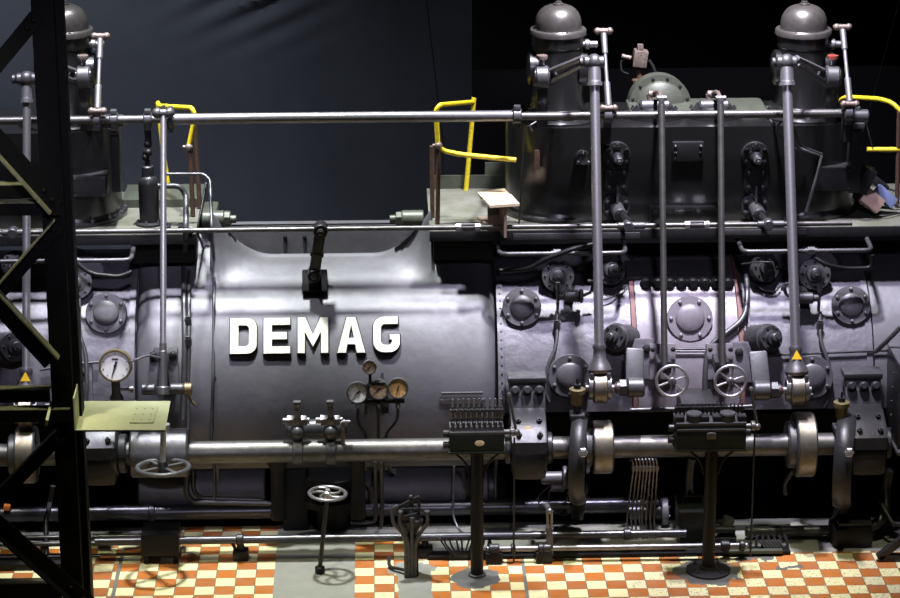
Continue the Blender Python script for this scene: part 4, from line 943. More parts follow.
b = MB('steel_dark'); b.cyl(gw-ZA*.20+XA*.03, gw-ZA*.20+XA*.11, .012); b.cyl(gw-ZA*.20+XA*.11, gw-ZA*.20+XA*.14, .028); b.build('cock_knob', G0)
b = MB('steel_dark'); b.tube([gw+XA*.11+ZA*.03, gw+XA*.25+ZA*.02-YA*-.2, gw+XA*.36-ZA*.05+YA*.3], .010, 8, fil=.05); b.build('feed_tube', G0)
for px, py, r, m, nd, lab in ((357.5, 393, 9.3, 'dial_white', 215, 'left gauge with white face in the row of three below the letters'), (378.5, 390, 8.7, 'dial_aged', 222, 'middle gauge with yellowed face in the row of three'), (398, 388.5, 8.8, 'dial_amber', 250, 'right gauge with amber-brown face in the row of three'), (369.5, 367.5, 6, 'dial_aged', 225, 'smallest gauge, alone above the row of three')):
    gauge(P(px, py, .02), face(12), r*k*1.2, m, lab, math.radians(nd), depth=.09)
gb = P(378, 401, .05); root = T('gauge_bracket', 'black bracket and pipes carrying the row of three gauges', 'bracket', gb)
b = MB('iron_black'); b.box(gb, (54*k, .06, .025), bev=.005); b.box(P(385, 402, .2), (.06, .4, .05)); b.cyl(P(376, 392, .20), P(376, 392, .36), .10); b.build('shelf', root)
b = MB('iron_black'); q = P(370, 373, .04); b.tube([q, q-ZA*.10, q-ZA*.10+XA*.10, q-ZA*.10+XA*.1+YA*.25], .013, 8, fil=.03); b.cyl(q-ZA*.09+XA*.04, q-ZA*.09+XA*.12, .022); b.build('gauge_elbow', root)
for pts in (((358,404),(358,424),(366,433),(366,470)), ((378.5,402),(378.5,470)), ((398,402),(398,420),(386,433),(386,470)), ((366,404),(366,414))):
    b = MB('pipe_black'); b.tube([P(x, y, .05) for x, y in pts], .011, 8, fil=.05); b.build('gauge_pipe', root)
for px in (358, 379, 398): bolt(root, P(px, 403.5, .03), -ZA, .02, .03, 'steel_dark', 'hex')
for px, y2 in ((375.5, 522), (381.5, 528)):
    b = MB('pipe_black'); b.tube([P(px, 462, .12), P(px+.5, 515, .12), P(px-1, y2, .12)]+([P(px-25, y2+1, .12)] if px < 380 else []), .017, 8, fil=.05); b.build('down_pipe', root)
b = MB('pipe_black'); b.tube([P(386, 462, .12), P(395, 474, .12), P(395, 470, .25)], .012, 8, fil=.05); b.build('gauge_pipe', root)
# ------------------------------------------------------------------ lever on the barrel top
p, n = CY(315, 286); root = T('swing_lever', 'black swing lever on a bracket block above the letters', 'lever', p)
b = MB('iron_black'); b.box(p+n*.04, (26*k, .13, .20), Matrix.Rotation(math.radians(-38), 3, 'X'), bev=.015); b.build('bracket', root)
b = MB('iron_dark'); e0 = P(314, 275, p.y-.16); e1 = Vector((hx(320.5, YR-.06, ra.z), YR-.05, ra.z)); b.bar(e0, e1, .095, .035, side=YA, bev=.01); b.bar(e0+(e1-e0)*.45, e0+(e1-e0)*.5, .11, .05); b.cyl(e0-YA*.05, e0+YA*.12, .055, bev=.008); b.cyl(e1-YA*.03, e1+YA*.12, .06, bev=.008); b.build('arm', root)
for e in (e0, e1): bolt(root, e-YA*.035, -YA, .03, .02, 'iron_grey', 'hex')
# ------------------------------------------------------------------ small pipes on the engine
def pipe(pts, r, label, m='pipe_black', name='pipe', cat='pipe', fil=.08, nuts=(), group=None):
    pts = [Vector(p) for p in pts]; root = T(name, label, cat, sum(pts, Vector())/len(pts), group)
    b = MB(m); b.tube(pts, r, 10, fil=fil); b.build('tube', root)
    for q, d in nuts:
        b = MB('iron_grey'); b.cyl(q-d*.03, q+d*.03, r*1.8, seg=6); b.cyl(q-d*.05, q+d*.05, r*1.35, seg=12); b.build('union_nut', root)
    return root
def cyl_pts(pts, off=.03): return [CY(x, y, R+off)[0] for x, y in pts]
def top_pipe(x0, x1, py, nut, label):
    Yp = .50; z = P((x0+x1)/2, py, Yp).z; A = Vector((hx(x0, Yp, z), Yp, z)); B = Vector((hx(x1, Yp, z), Yp, z))
    pipe([A+YA*.45+ZA*.0, A, B, B+YA*.45+ZA*.05], .020, label, 'iron_grey', fil=.07, nuts=[(Vector((hx(nut, Yp, z), Yp, z)), XA)])
top_pipe(500, 626, 253.5, 557, 'bright horizontal pipe under the deck above the middle cylinder, left half')
top_pipe(743, 872, 251, 811, 'bright horizontal pipe under the deck at the right')
top_pipe(-20, 131, 261, 74, 'bright horizontal pipe under the left deck')
pipe([P(500, 271, .55), P(530, 269, .5), P(546, 259, .45), P(575, 248, .45), P(600, 243, .5)], .022, 'black curved pipe hugging the valve swelling below the deck', 'iron_black', fil=.2)
pipe([P(872, 255, .5), P(872, 268, .5), P(845, 269, .48), P(826, 265, .45), P(812, 256, .5)], .02, 'black curved pipe over the cover at the right end', 'iron_black', fil=.2)
pipe([P(76, 262, .45), P(90, 274, .42), P(120, 277, .42), P(131, 272, .5)], .02, 'black curved pipe above the cover near the tower', 'iron_black', fil=.2)
pipe(cyl_pts([(557,311),(557,346),(547,366),(545,392),(549,402)]), .016, 'thin conduit bending down past the dark cover to the grease cup', 'iron_grey', fil=.1, nuts=[(CY(557, 326, R+.03)[0], ZA)])
pipe(cyl_pts([(820,312),(820,342),(830,364),(831,392),(824,408)], .03), .017, 'thin conduit on the right end of the middle cylinder', 'iron_grey', fil=.1, nuts=[(CY(820, 326, R+.03)[0], ZA)])
pipe(cyl_pts([(744,262),(748,290),(745,318),(728,332),(708,346),(705,372),(705,400)], .06), .024, 'grey curved pipe sweeping across the lavender panel', 'iron_grey', fil=.18)
pipe(cyl_pts([(640,350),(700,349),(745,351),(775,355),(900,350)], .01), .010, 'very thin line across the right part of the middle cylinder', 'iron_dark', fil=.1)
pipe(cyl_pts([(510,410),(547,409)], .01)+cyl_pts([(630,411),(745,409)], .01)[:0], .018, 'short bright pipe end beside the bearing', 'iron_grey')
pipe(cyl_pts([(630,410),(664,409),(700,409),(752,406)], .02), .016, 'bright thin pipe low on the panel behind the handwheels', 'iron_grey')
pipe([P(742, 264, .3), P(757, 262, .2), P(772, 262, .16), P(770, 262, .3)], .006, 'thin wire to the valve at the right', 'ink', 'wire', 'wire', .05)
pipe(cyl_pts([(756,285),(764,291),(776,292),(780,286)], .03), .007, 'loop of thin wire below the right valve', 'ink', 'wire', 'wire', .05)
pipe(cyl_pts([(626,285),(612,298),(600,300)], .03), .007, 'thin wire beside the middle tall rod', 'ink', 'wire', 'wire', .05)
pipe([P(875, 352, .25), P(886, 342, .18), P(900, 328, .15)], .02, 'sloping grey handrail tube at the right edge', 'iron_grey')
# left bundle of pipes
zt = ra.z
pipe([P(158, 186, 1), P(180, 186, 1), P(186, 195, 1), P(186, 230, 0.65), *cyl_pts([(184,262),(184,300),(185,340),(183,420)], .05)], .024, 'thicker bent pipe running from the oil vessel down the barrel', 'iron_grey', fil=.12)
pipe([P(166, 174, 1.05), P(204, 174, 1.05), P(210, 180, 1), P(212, 232, 0.6), *cyl_pts([(214,262),(214,300),(213,380),(211,448)], .045)], .014, 'thin grey pipe looping over the deck and down the barrel seam', 'iron_grey', fil=.1)
pipe([P(191, 228, 0.7), *cyl_pts([(189,258),(189,300),(189,340),(188,430)], .05)], .017, 'second vertical pipe beside the bent one', 'iron_grey', nuts=[(CY(188, 342, R+.05)[0], ZA), (CY(188, 322, R+.05)[0], ZA)])
pipe([P(206, 183, 1.1), P(197, 232, 0.76), *cyl_pts([(205,252),(213,262)], .06)], .010, 'thin slanting stay rod beside the left handrail', 'iron_dark', 'rod', 'rod')
pipe(cyl_pts([(79,296),(79,335),(86,352),(87,385),(85,410)], .04), .018, 'thin conduit beside the tower post, left of the white gauge', 'iron_grey', fil=.08)
pipe(cyl_pts([(40,370),(75,364),(100,362)], .03), .010, 'thin line behind the tower to the white gauge', 'iron_grey')
# lever shaft and bracket above the tray, with the tall left rod
a = P(163.5, 113, .68); c = P(163, 395, -.10); root = T('push_rod', 'slim bright upright rod standing left of the barrel seam', 'push rod', c); d = (a-c).normalized()
b = MB('steel'); b.cyl(c+d*.2, a, .026, seg=16); b.build('rod', root)
b = MB('steel_dark'); b.cyl(c, c+d*.36, .036, seg=16, bev=.006); b.cyl(c+d*.36, c+d*.42, .03); b.cyl(c+d*.0, c+d*.07, .055, bev=.008); b.build('lower_sleeve', root)
b = MB('iron_grey'); b.cyl(a-XA*.06, a+XA*.06, .035, bev=.008); b.ball(a-XA*.05, .045); b.ball(a+XA*.05, .045); b.build('top_eye', root)
q = c+ZA*.05; root = T('rod_guide', 'grey forked guide bracket with two big bolts at the foot of the slim rod', 'bracket', q)
b = MB('iron_grey')
for s in (-1, 1): b.bar(q+XA*.09*s+YA*.08-ZA*.06, q+XA*.07*s+YA*.22+ZA*.24, .085, .05, bev=.01)
b.cyl(q-XA*.17, q-XA*.06, .045, bev=.008); b.cyl(q+XA*.06, q+XA*.17, .045, bev=.008); b.box(q+YA*.32+ZA*.16, (.20, .26, .10), bev=.01); b.build('fork', root)
for s in (-1, 1): bolt(root, q+XA*.08*s+YA*.17+ZA*.23, -YA, .036, .03, 'iron_dark', 'round')
b = MB('brass'); b.cyl(q+XA*.17, q+XA*.24, .05, bev=.01); b.tube([q+XA*.2-ZA*.03, q+XA*.22-ZA*.1, q+XA*.26-ZA*.14], .012, 8); b.build('oil_cock', root, 'yellowish brass cock')
# ------------------------------------------------------------------ oil can on the deck
c = PZ(155, 232, ZD); c = Vector((P(150, 226, 1.05).x, 1.05, ZD)); root = T('oil_vessel', 'dark bottle-shaped oil vessel standing on the left deck', 'vessel', c)
b = MB('iron_dark'); b.lathe(c, ZA, [(.0,0),(.12,0),(.12,.02),(.085,.03),(.085,.36),(.075,.40),(.05,.42),(.05,.50),(.04,.51),(0,.51)], 28); b.build('body', root)
b = MB('iron_black'); b.cyl(c+ZA*.5, c+ZA*.56, .02); b.ball(c+ZA*.58-XA*.015, .032); b.ball(c+ZA*.62+XA*.01, .035); b.box(c+ZA*.62, (.07, .04, .04), bev=.008); b.build('valve_top', root)
for q in ringpts(c+ZA*.02, ZA, .10, 6, .3): bolt(root, q, ZA, .013, .02, 'iron_grey', 'hex')
for px in (167, 182): 
    q = P(px, 226, 0.8); b = MB('iron_dark'); b.cyl(q-XA*.03, q+XA*.03, .03, seg=8); b.build('pipe_union', root)
# ------------------------------------------------------------------ yellow handrails
def rail(ypts, posts, label, m='yellow', r=.021, clamp=None):
    root = T('handrail', label, 'handrail', posts[0][-1] if posts else ypts[0][0])
    for pts in ypts: b = MB('yellow'); b.tube(pts, r, 10, fil=.06); b.build('rail', root)
    for pts in posts: b = MB('rust_brown'); b.tube(pts, .020, 10); b.build('post', root, 'brown rusty post')
    if clamp: b = MB('rusty'); b.ball(clamp, .035); b.cyl(clamp-XA*.05, clamp+XA*.03, .016); b.build('clamp', root)
    return root
def D(px, Y): z = ZD; return Vector((hx(px, Y, z), Y, z))
# rails standing on the left deck
Yr = 1.25; t0 = P(158, 103, 2)
rail([[t0, P(159, 106, 1.9), P(192, 108, Yr), P(195, 116, Yr), P(189, 146, Yr)], [t0, P(163, 150, 2), D(169, 2.0)]], [[P(190, 146, Yr), D(193, Yr)], [P(194, 118, Yr+.25), D(200, Yr+.25)]], 'yellow-topped handrail on the left deck by the slim rod', clamp=P(189, 147, Yr))
t1 = P(474, 98, 2); Yr = .95
rail([[t1, P(473, 102, 2), P(440, 105, Yr), P(436, 110, Yr), P(438, 146, Yr), P(444, 151, Yr), P(460, 154.5, Yr), P(516, 160, Yr)], [t1, D(466, 2.0)]], [[P(438.5, 146, Yr), D(437.5, Yr)], [P(432, 146, Yr+.2), D(432.5, Yr+.2)]], 'yellow handrail loop on the right deck above the barrel end', clamp=P(438.5, 145.5, Yr))
Yr = 1.7
rail([[P(842, 108, 2), P(840, 100, 1.95), P(846, 97, 1.85), P(880, 99, 1.5), P(893, 103, 1.4), P(901, 112, 1.35), P(915, 118, 1.35)], [P(867, 149.5, 1.3), P(910, 149.5, 1.3)]], [[P(899, 112, 1.3), D(897, 1.3)]], 'yellow handrail at the right picture edge')
# ------------------------------------------------------------------ wooden step on the deck
o = D(497, 1.12); root = T('wooden_step', 'small rough wooden step with slanting top on the right deck', 'step', o)
top = [P(477, 194, 1.45), P(505, 190, 1.45), P(519, 205, 0.92), P(490, 207, 0.92)]
zt_ = o.z+.27
Q = [PZ(490, 208, zt_), PZ(519.5, 206, zt_), PZ(504.5, 189.5, zt_), PZ(477, 193, zt_)]
L_ = lambda a, c, t: a.lerp(c, t)
b = MB('wood'); plate(b, [Q[0], Q[1], L_(Q[1], Q[2], .58), L_(Q[0], Q[3], .58)], ZA, .022); plate(b, [L_(Q[0], Q[3], .60)-ZA*.012, L_(Q[1], Q[2], .60)-ZA*.012, Q[2]-ZA*.012, Q[3]-ZA*.012], ZA, .022); b.build('top_board', root)
dn = ZA*(zt_-o.z)
f0, f1 = L_(Q[0], Q[1], .12), L_(Q[0], Q[1], .5)
b = MB('wood_pink'); a_ = f1+(Q[3]-Q[0])*.05; e_ = f1+(Q[3]-Q[0])*.8; plate(b, [a_-dn, e_-dn, e_-ZA*.013, a_-ZA*.013], XA, .022); b.build('side_board', root)
b = MB('wood_pink'); a_ = f0+(Q[3]-Q[0])*.45; e_ = f1+(Q[3]-Q[0])*.45; plate(b, [a_-dn, e_-dn, e_-ZA*.013, a_-ZA*.013], YA, .02); b.build('cross_board', root)
b = MB('wood_pink'); q0 = PZ(487, 227, o.z+.003); q1 = PZ(477, 219, o.z+.003); plate(b, [q0, q0+XA*.10, q1+XA*.10, q1], ZA, .022); b.build('foot_board', root)
# ------------------------------------------------------------------ litter at the right end of the deck
def junk(px, py, Y, size, rot, m, label, cat='board', name='board'):
    c = P(px, py, Y+.55); c.z = max(c.z-.03, ZD+.08); o = MB(m).box(c, size, rot, .004).build(name, None, at=c); return tag(o, label, cat)
RX, RY, RZ = (lambda a: Matrix.Rotation(math.radians(a), 3, 'X')), (lambda a: Matrix.Rotation(math.radians(a), 3, 'Y')), (lambda a: Matrix.Rotation(math.radians(a), 3, 'Z'))
junk(872, 197, .45, (.19, .05, .14), RY(40) @ RX(-25), 'wood_pink', 'brownish tilted board end on the deck at the right')
junk(885, 193, .55, (.21, .05, .10), RY(42) @ RX(-25), 'blue_paint', 'bluish tilted board end on the deck at the right')
junk(877, 178, .7, (.22, .08, .06), RY(38), 'iron_dark', 'dark tilted bar above the two tilted boards', 'bar', 'bar')
junk(865, 176, .5, (.10, .16, .22), RY(25), 'iron_dark', 'dark block leaning on the bracket at the right end of the chest', 'block', 'block')
pipe([D(862, 1.2)+ZA*.03, D(875, 1.)+ZA*.02, D(885, .95)+ZA*.03, D(905, 1.1)+ZA*.02], .008, 'tangled black cables lying on the deck at the right', 'ink', 'cable', 'cable', .1)
pipe([D(885, 1.3)+ZA*.03, D(892, 1.2)+ZA*.06, D(899, 1.25)+ZA*.03, D(910, 1.1)+ZA*.02], .012, 'grey cable coil on the deck at the right edge', 'iron_grey', 'cable', 'cable', .1)
# cables around the right tall rod on the chest
pipe([P(772, 112, 1), P(778, 114, 0.7), P(790, 118, 0.66), P(794, 130, 0.68), P(800, 146, 0.7), P(822, 154, 0.75)], .010, 'black cable draped behind the right tall rod', 'ink', 'cable', 'cable', .1)
pipe([P(770, 120, 1), P(777, 126, 0.9), P(782, 120, 0.8), P(774, 132, 0.85), P(790, 142, 0.85), P(800, 152, 0.9), P(803, 160, 0.92)], .008, 'thin tangled wires on the chest top left of the right rod', 'iron_grey', 'cable', 'cable', .05)
pipe([P(795, 147, 0.85), P(822, 155, 0.8), P(818, 172, 0.8), P(806, 212, 0.8)], .014, 'thin cranked rod hanging before the dark box', 'steel_dark', 'rod', 'rod', .03)
pipe([P(866, 122, 0.9), P(873, 149, 1)], .006, 'thin stay from the bracket to the yellow rail', 'steel_dark', 'wire', 'wire')
pipe([P(528, 126, 0.92), P(524, 134, 0.93), P(522, 170, 0.94), P(519, 225, 0.94)], .008, 'black cable running down the left end of the valve chest', 'ink', 'cable', 'cable', .08)
pipe([P(536, 122, 0.95), P(529, 126, 0.92), P(532, 131, 0.94)], .010, 'short cable clip at the chest rim', 'iron_grey', 'cable', 'cable', .03)
# hanging wires in the hall
w0, w1 = P(424, -20, 3.6), P(443, 140, 3.6); w0 = w1+(w0-w1)*((13-w1.z)/(w0.z-w1.z))
o = MB('hall_grey').tube([w0, w1, w1-ZA*1.5], .005, 6).build('suspension_wire', None, at=w0); tag(o, 'faint thin wire hanging in front of the curtain', 'wire')
w0, w1 = P(905, -20, 3.0), P(872, 100, 3.0); w0 = w1+(w0-w1)*((13-w1.z)/(w0.z-w1.z))
o = MB('iron_grey').tube([w0, w1, w1-ZA*1.2-XA*.3], .004, 6).build('suspension_wire', None, at=w0); tag(o, 'faint thin wire slanting in the dark at the right edge', 'wire')
# ------------------------------------------------------------------ low pipes and ducts by the pit
def duct(px0, px1, ax, ay, Y, r, label, name='exhaust_duct', cat='duct', m='barrel_paint', flange=()):
    a, c = hbar(px0, px1, ax, ay, Y); root = T(name, label, cat, (a+c)/2)
    b = MB(m); b.cyl(a, c, r, seg=44, bev=.012); b.build('tube', root)
    for px in flange:
        x = hx(px, Y, a.z); b = MB('iron_dark'); b.cyl(Vector((x-.03, Y, a.z)), Vector((x+.03, Y, a.z)), r*1.12, seg=44, bev=.01); b.build('flange', root)
    return root, a, c
duct(140, 266, 220, 488, .66, .215, 'left shiny dark duct below the barrel', m='barrel_paint')
duct(344, 496, 420, 488, .66, .215, 'right shiny dark duct below the barrel', m='barrel_paint', flange=(490,))
dr, da, dc = duct(-30, 286, 220, 511.5, .40, .068, 'long black pipe at the pit edge, left half, ending in a bend', 'pit_pipe', 'pipe', 'pipe_black', (152,))
b = MB('pipe_black'); b.tube([dc, dc+XA*.12, dc+XA*.16+YA*.12, dc+XA*.16+YA*.4], .068, 16, fil=.12); b.build('bend', dr)
duct(346, 664, 430, 508, .40, .068, 'long black pipe at the pit edge, right half', 'pit_pipe', 'pipe', 'pipe_black', (352, 662))
duct(745, 850, 790, 531, -.02, .045, 'grey pipe on the ledge right of the flanged post', 'ledge_pipe', 'pipe', 'iron_grey', (778,))
q = P(664, 512, .36); root = T('blind_flange', 'grey round flange at the end of the pit pipe', 'flange', q); b = MB('cover_paint'); b.cyl(q-XA*.03-YA*0, q+XA*.03, .13, seg=32, bev=.008); b.build('disc', root)
for z in ringpts(q+XA*.03, XA, .1, 8): bolt(root, z, XA, .014, .014)
b = MB('pipe_black'); b.cyl(q-XA*.3, q, .07); b.build('stub', root)
# pit-side elbow pipes under the coupling
pipe([P(186, 470, .34), P(186, 494, .34), P(193, 502, .34), P(285, 504, .34)], .024, 'outer of two bent pipes below the big flat handwheel', 'pipe_black', fil=.12)
pipe([P(193, 470, .36), P(193, 490, .36), P(200, 498, .36), P(262, 500, .36)], .018, 'inner of two bent pipes below the big flat handwheel', 'pipe_black', fil=.12)
pipe([P(214.5, 463, .3), P(214.5, 500, .3)], .010, 'thin upright tube between shaft and bent pipes', 'iron_grey')
# chunky bodies under the shaft near the floor handwheel
c = P(331, 490, .45); root = T('throttle_housing', 'black throttle housing in the pit behind the floor handwheel', 'housing', c-ZA*.5)
b = MB('iron_black'); b.lathe(c-ZA*.65, ZA, [(.17,0),(.17,.55),(.27,.56),(.27,.62),(.2,.63),(.2,.75),(.27,.76),(.27,.82),(0,.82)], 32); b.build('body', root)
b = MB('iron_black'); b.box(c-XA*.30-ZA*.25, (.22, .3, 1.0), bev=.04); b.build('side_column', root)
pipe([P(359, 478, .3), P(371, 487, .3), P(372, 503, .3)], .022, 'short black bent pipe right of the floor handwheel', 'pipe_black', fil=.08)
c = P(553, 478, .15); root = T('oil_pump', 'small grey pump with loops of wire below the shaft by the eccentric', 'pump', c)
b = MB('cover_paint'); b.cyl(c-XA*.1, c+XA*.08, .055, bev=.01); b.cyl(c+XA*.08, c+XA*.12, .10, bev=.01); b.cyl(c-ZA*.07-XA*.02, c-ZA*.07+XA*.1, .05, bev=.01); b.build('body', root)
for s in ((-.05,-.32,.10),(.05,-.36,.14)):
    b = MB('iron_grey'); b.tube([c-ZA*.05, c+Vector((s[0]-.1,0,-.18)), c+Vector((s[0],0,s[1])), c+Vector((s[0]+.16,0,-.30)), c+Vector((.12,0,-.12))], .006, 6, fil=.1); b.build('wire_loop', root)
# ------------------------------------------------------------------ floor level: long pipes on feet
zf = P(530, 535.5, -.30).z
a, c = Vector((hx(95, -.30, zf), -.30, zf)), Vector((hx(686, -.30, zf), -.30, zf)); root = T('floor_pipe', 'long dark pipe running along the floor edge from the black box to the post', 'pipe', (a+c)/2)
b = MB('pipe_black'); b.cyl(a, c, .034, seg=18); b.build('tube', root)
for px in (240, 417, 627): x = hx(px, -.30, zf); b = MB('iron_dark'); b.cyl(Vector((x-.03, -.30, zf)), Vector((x+.03, -.30, zf)), .05, bev=.008); b.build('sleeve', root)
def foot(px, py, label):
    q = PZ(px, py, 0); root = T('pipe_support', label, 'support', q)
    b = MB('iron_black'); b.box(q+ZA*.045, (.13, .12, .09), bev=.02); b.cyl(q+ZA*.09, q+ZA*.13, .03); b.build('foot_block', root)
    x = q.x-.02; b = MB('iron_dark'); b.tube([Vector((x-.02, q.y, .08)), Vector((x-.05, q.y-.0, .15)), Vector((x-.03, -.30, zf))], .014, 8); b.build('strut', root)
foot(241, 559, 'small black pipe foot on the tiles left of the concrete strip')
foot(425, 556, 'small black pipe foot behind the four-pipe pedestal')
Y2 = -.42; z2 = P(600, 547.5, Y2).z
a, c = Vector((hx(487, Y2, z2), Y2, z2)), Vector((hx(747, Y2, z2), Y2, z2)); root = T('lever_shaft', 'thinner bright shaft low in front of the ledge at right', 'shaft', (a+c)/2)
b = MB('steel_dark'); b.cyl(a, c, .024, seg=16); b.build('bar', root)
for px, w in ((494, .09), (541, .05), (547, .07), (513, .04), (725, .08), (742, .05)):
    x = hx(px, Y2, z2); b = MB('iron_dark'); b.cyl(Vector((x-w/2, Y2, z2)), Vector((x+w/2, Y2, z2)), .045, bev=.01); b.build('collar', root)
for px, lab in ((494, 'left black bearing foot of the low bright shaft'), (544, 'second black bearing foot of the low bright shaft, by the upright lever')):
    x = hx(px, Y2, z2); root = T('shaft_pedestal', lab, 'bearing', Vector((x, Y2, 0))); b = MB('iron_black'); b.box(Vector((x, Y2+.02, .05)), (.14, .14, .10), bev=.02); b.cyl(Vector((x, Y2, .08)), Vector((x, Y2, z2-.02)), .045); b.build('block', root)
# upright lever with cranked top
x = hx(550, Y2, z2); root = T('control_lever', 'upright flat lever with bent top rising from the low bright shaft', 'lever', Vector((x, Y2, z2)))
b = MB('iron_grey'); b.bar(Vector((x, Y2-.01, z2-.05)), P(549, 528, Y2), .055, .03, bev=.008); b.build('arm', root)
b = MB('steel_dark'); b.cyl(P(548, 528, Y2), P(547.5, 511, Y2), .013); b.cyl(P(551.5, 528, Y2), P(551.5, 511, Y2), .013); b.ball(P(549.5, 511, Y2), .024); b.build('fork', root)
b = MB('cover_paint'); b.tube([P(549, 509, Y2), P(545, 505, Y2+.2), P(568, 505, .2), P(570, 512, .2)], .022, 10, fil=.04); b.build('crank', root)
# black box left on legs
c = PZ(160, 563, 0); root = T('junction_box', 'black box on short legs at the floor edge near the tower', 'box', c)
cc = Vector((P(160, 540, c.y).x, c.y+.1, .17)); b = MB('iron_black'); b.box(cc, (38*k, .28, .19), bev=.01); b.build('housing', root)
for sx in (-1, 1):
    for sy in (-1, 1): b = MB('iron_black'); b.box(Vector((cc.x+sx*.12, cc.y+sy*.1, .04)), (.04, .04, .08)); b.build('leg', root)
for i, (py, Y, r) in enumerate(((537, -.2, .025), (543, -.28, .02), (556, -.36, .012))):
    a, c = hbar(-30, 143 if i < 2 else 100, 110, py, Y); root = T('floor_pipe', ('upper', 'middle', 'lowest')[i]+' of the thin dark floor pipes crossing behind the tower foot', 'pipe', (a+c)/2); b = MB('pipe_black' if i < 2 else 'iron_black'); b.cyl(a, c, r, seg=12); b.build('tube', root)
a, c = hbar(181, 238, 210, 537, .1); 
# ledge slab strips behind tower
b = MB('iron_black'); a = PZ(-40, 566, 0); c = PZ(68, 566, 0); b.box(Vector(((a.x+c.x)/2, -.34, .03)), (c.x-a.x, .22, .06), bev=.01); struct(b.build('trim_2'))
# control linkage bar behind tower foot
pipe([P(53, 486, .2), P(50, 503, .2), P(46, 520, -.1), P(46.5, 555, -.3)], .022, 'dark jointed link hanging beside the tower post', 'iron_dark', 'link', 'link', .02)
c = P(7, 507, .36); o = MB('orange').box(c, (.055, .06, .05), RY(10), .006).build('marker_block', None, at=c); tag(o, 'small orange block lying on the pit pipe at the left edge', 'block')
# green gear box with linkage right
c = P(690, 540, -.05); root = T('linkage_box', 'dark green box behind the flanged post, shafts leaving its right side', 'box', Vector((c.x, c.y, 0)))
b = MB('tank_green'); b.box(Vector((c.x, -.02, .17)), (26*k, .36, .30), bev=.012); b.box(Vector((c.x, -.02, .325)), (28*k, .38, .02), bev=.004); b.build('housing', root)
b = MB('iron_dark'); b.tube([Vector((c.x-.07, -.02, .33)), Vector((c.x-.05, -.02, .40)), Vector((c.x+.1, -.02, .40)), Vector((c.x+.1, -.02, .33))], .012, 8); b.build('handle', root)
b = MB('green_paint'); q = P(727, 524, -.05); b.box(q, (.09, .1, .13), RY(20), bev=.02); b.box(q-ZA*.13, (.16, .1, .08), bev=.02); b.build('crank_head', root)
b = MB('iron_dark')
for py in (530, 540): a_, c_ = hbar(703, 735, 700, py, -.1); b.cyl(a_, c_, .03)
b.build('output_shaft', root)
a_, c_ = hbar(715, 790, 740, 551.5, -.36); o = T('flat_bar', 'flat greenish bar along the ledge right of the flanged post', 'bar', (a_+c_)/2); b = MB('green_paint'); b.box((a_+c_)/2, ((c_-a_).x*.8, .05, .03), bev=.005); b.build('bar', o)
a_, c_ = hbar(715, 790, 740, 526, .2); o = T('flat_bar', 'greenish bar above, leading right from the green box', 'bar', (a_+c_)/2); b = MB('green_paint'); b.box((a_+c_)/2, ((c_-a_).x, .06, .05), bev=.005); b.build('bar', o)
# bundle of looped tubes
c = P(768, 545, -.25); root = T('tube_coil', 'bundle of small looped tubes spreading like a claw on the ledge', 'tubes', c)
for i in range(7):
    t = -1+2*i/6; b = MB('iron_dark'); b.tube([c+Vector((t*.13, 0, .09)), c+Vector((t*.16, -.03, .03)), c+Vector((t*.14, -.05, -.05)), c+Vector((t*.05, -.03, -.12)), c+Vector((0, 0, -.13))], .012, 8, fil=.06); b.build('tube', root)
    b = MB('iron_grey'); b.tube([c+Vector((-.08+i*.025, -.04, .06)), c+Vector((-.03+i*.025, -.06, .0))], .012, 8); b.build('tube', root)
b = MB('steel'); q = P(745, 541, -.42)
# wiring claw left of first post
c = P(462, 548, -.35); root = T('tube_cluster', 'black spread of thin tubes behind the foot of the nozzle lubricator post', 'tubes', c)
for i in range(9):
    t = -1+2*i/8; b = MB('iron_black'); b.tube([c+Vector((.1, 0, -.1)), c+Vector((t*.1, -.02, -.04)), c+Vector((t*.18, -.0, .05+.03*math.cos(i*2))), c+Vector((t*.2+.02*math.sin(i*3), .02, .08))], .008, 6, fil=.05); b.build('tube', root)
for i in range(6):
    t = i/5; b = MB('iron_black'); b.tube([c+Vector((.14, 0, -.1)), c+Vector((.2+.05*t, -.02, -.04+.06*t)), c+Vector((.22, 0, .06+.03*t))], .008, 6, fil=.05); b.build('tube', root)
pipe([P(454, 466, .2), P(452.5, 515, .2), P(458, 529, .1), P(463, 533, 0)], .010, 'pale thin tube hanging left of the nozzle lubricator post', 'iron_grey', fil=.1)
# bundle of thin vertical feed tubes
root = T('feed_tube_bundle', 'bundle of thin grey feed tubes hanging below the shaft right of the middle cam', 'tubes', P(641, 500, .1))
for i in range(8):
    x0 = 630+i*3.4; y0 = 460+(i % 2)*.5
    top_ = P(x0+2, 459, .0); b = MB('steel_dark'); xb = 626+i*4.2-(i > 3)*2
    b.tube([P(x0-1, 461, .15), top_, P(x0+3.2, 462, 0), P(x0+3.5, 470, 0), P(xb+1, 518, .02), P(xb+2.5, 535+(i % 3)*5, .02)], .0075, 8, fil=.03); b.cyl(P(x0+3.5, 466, 0), P(x0+3.5, 471, 0), .016, seg=8); b.build('tube', root)
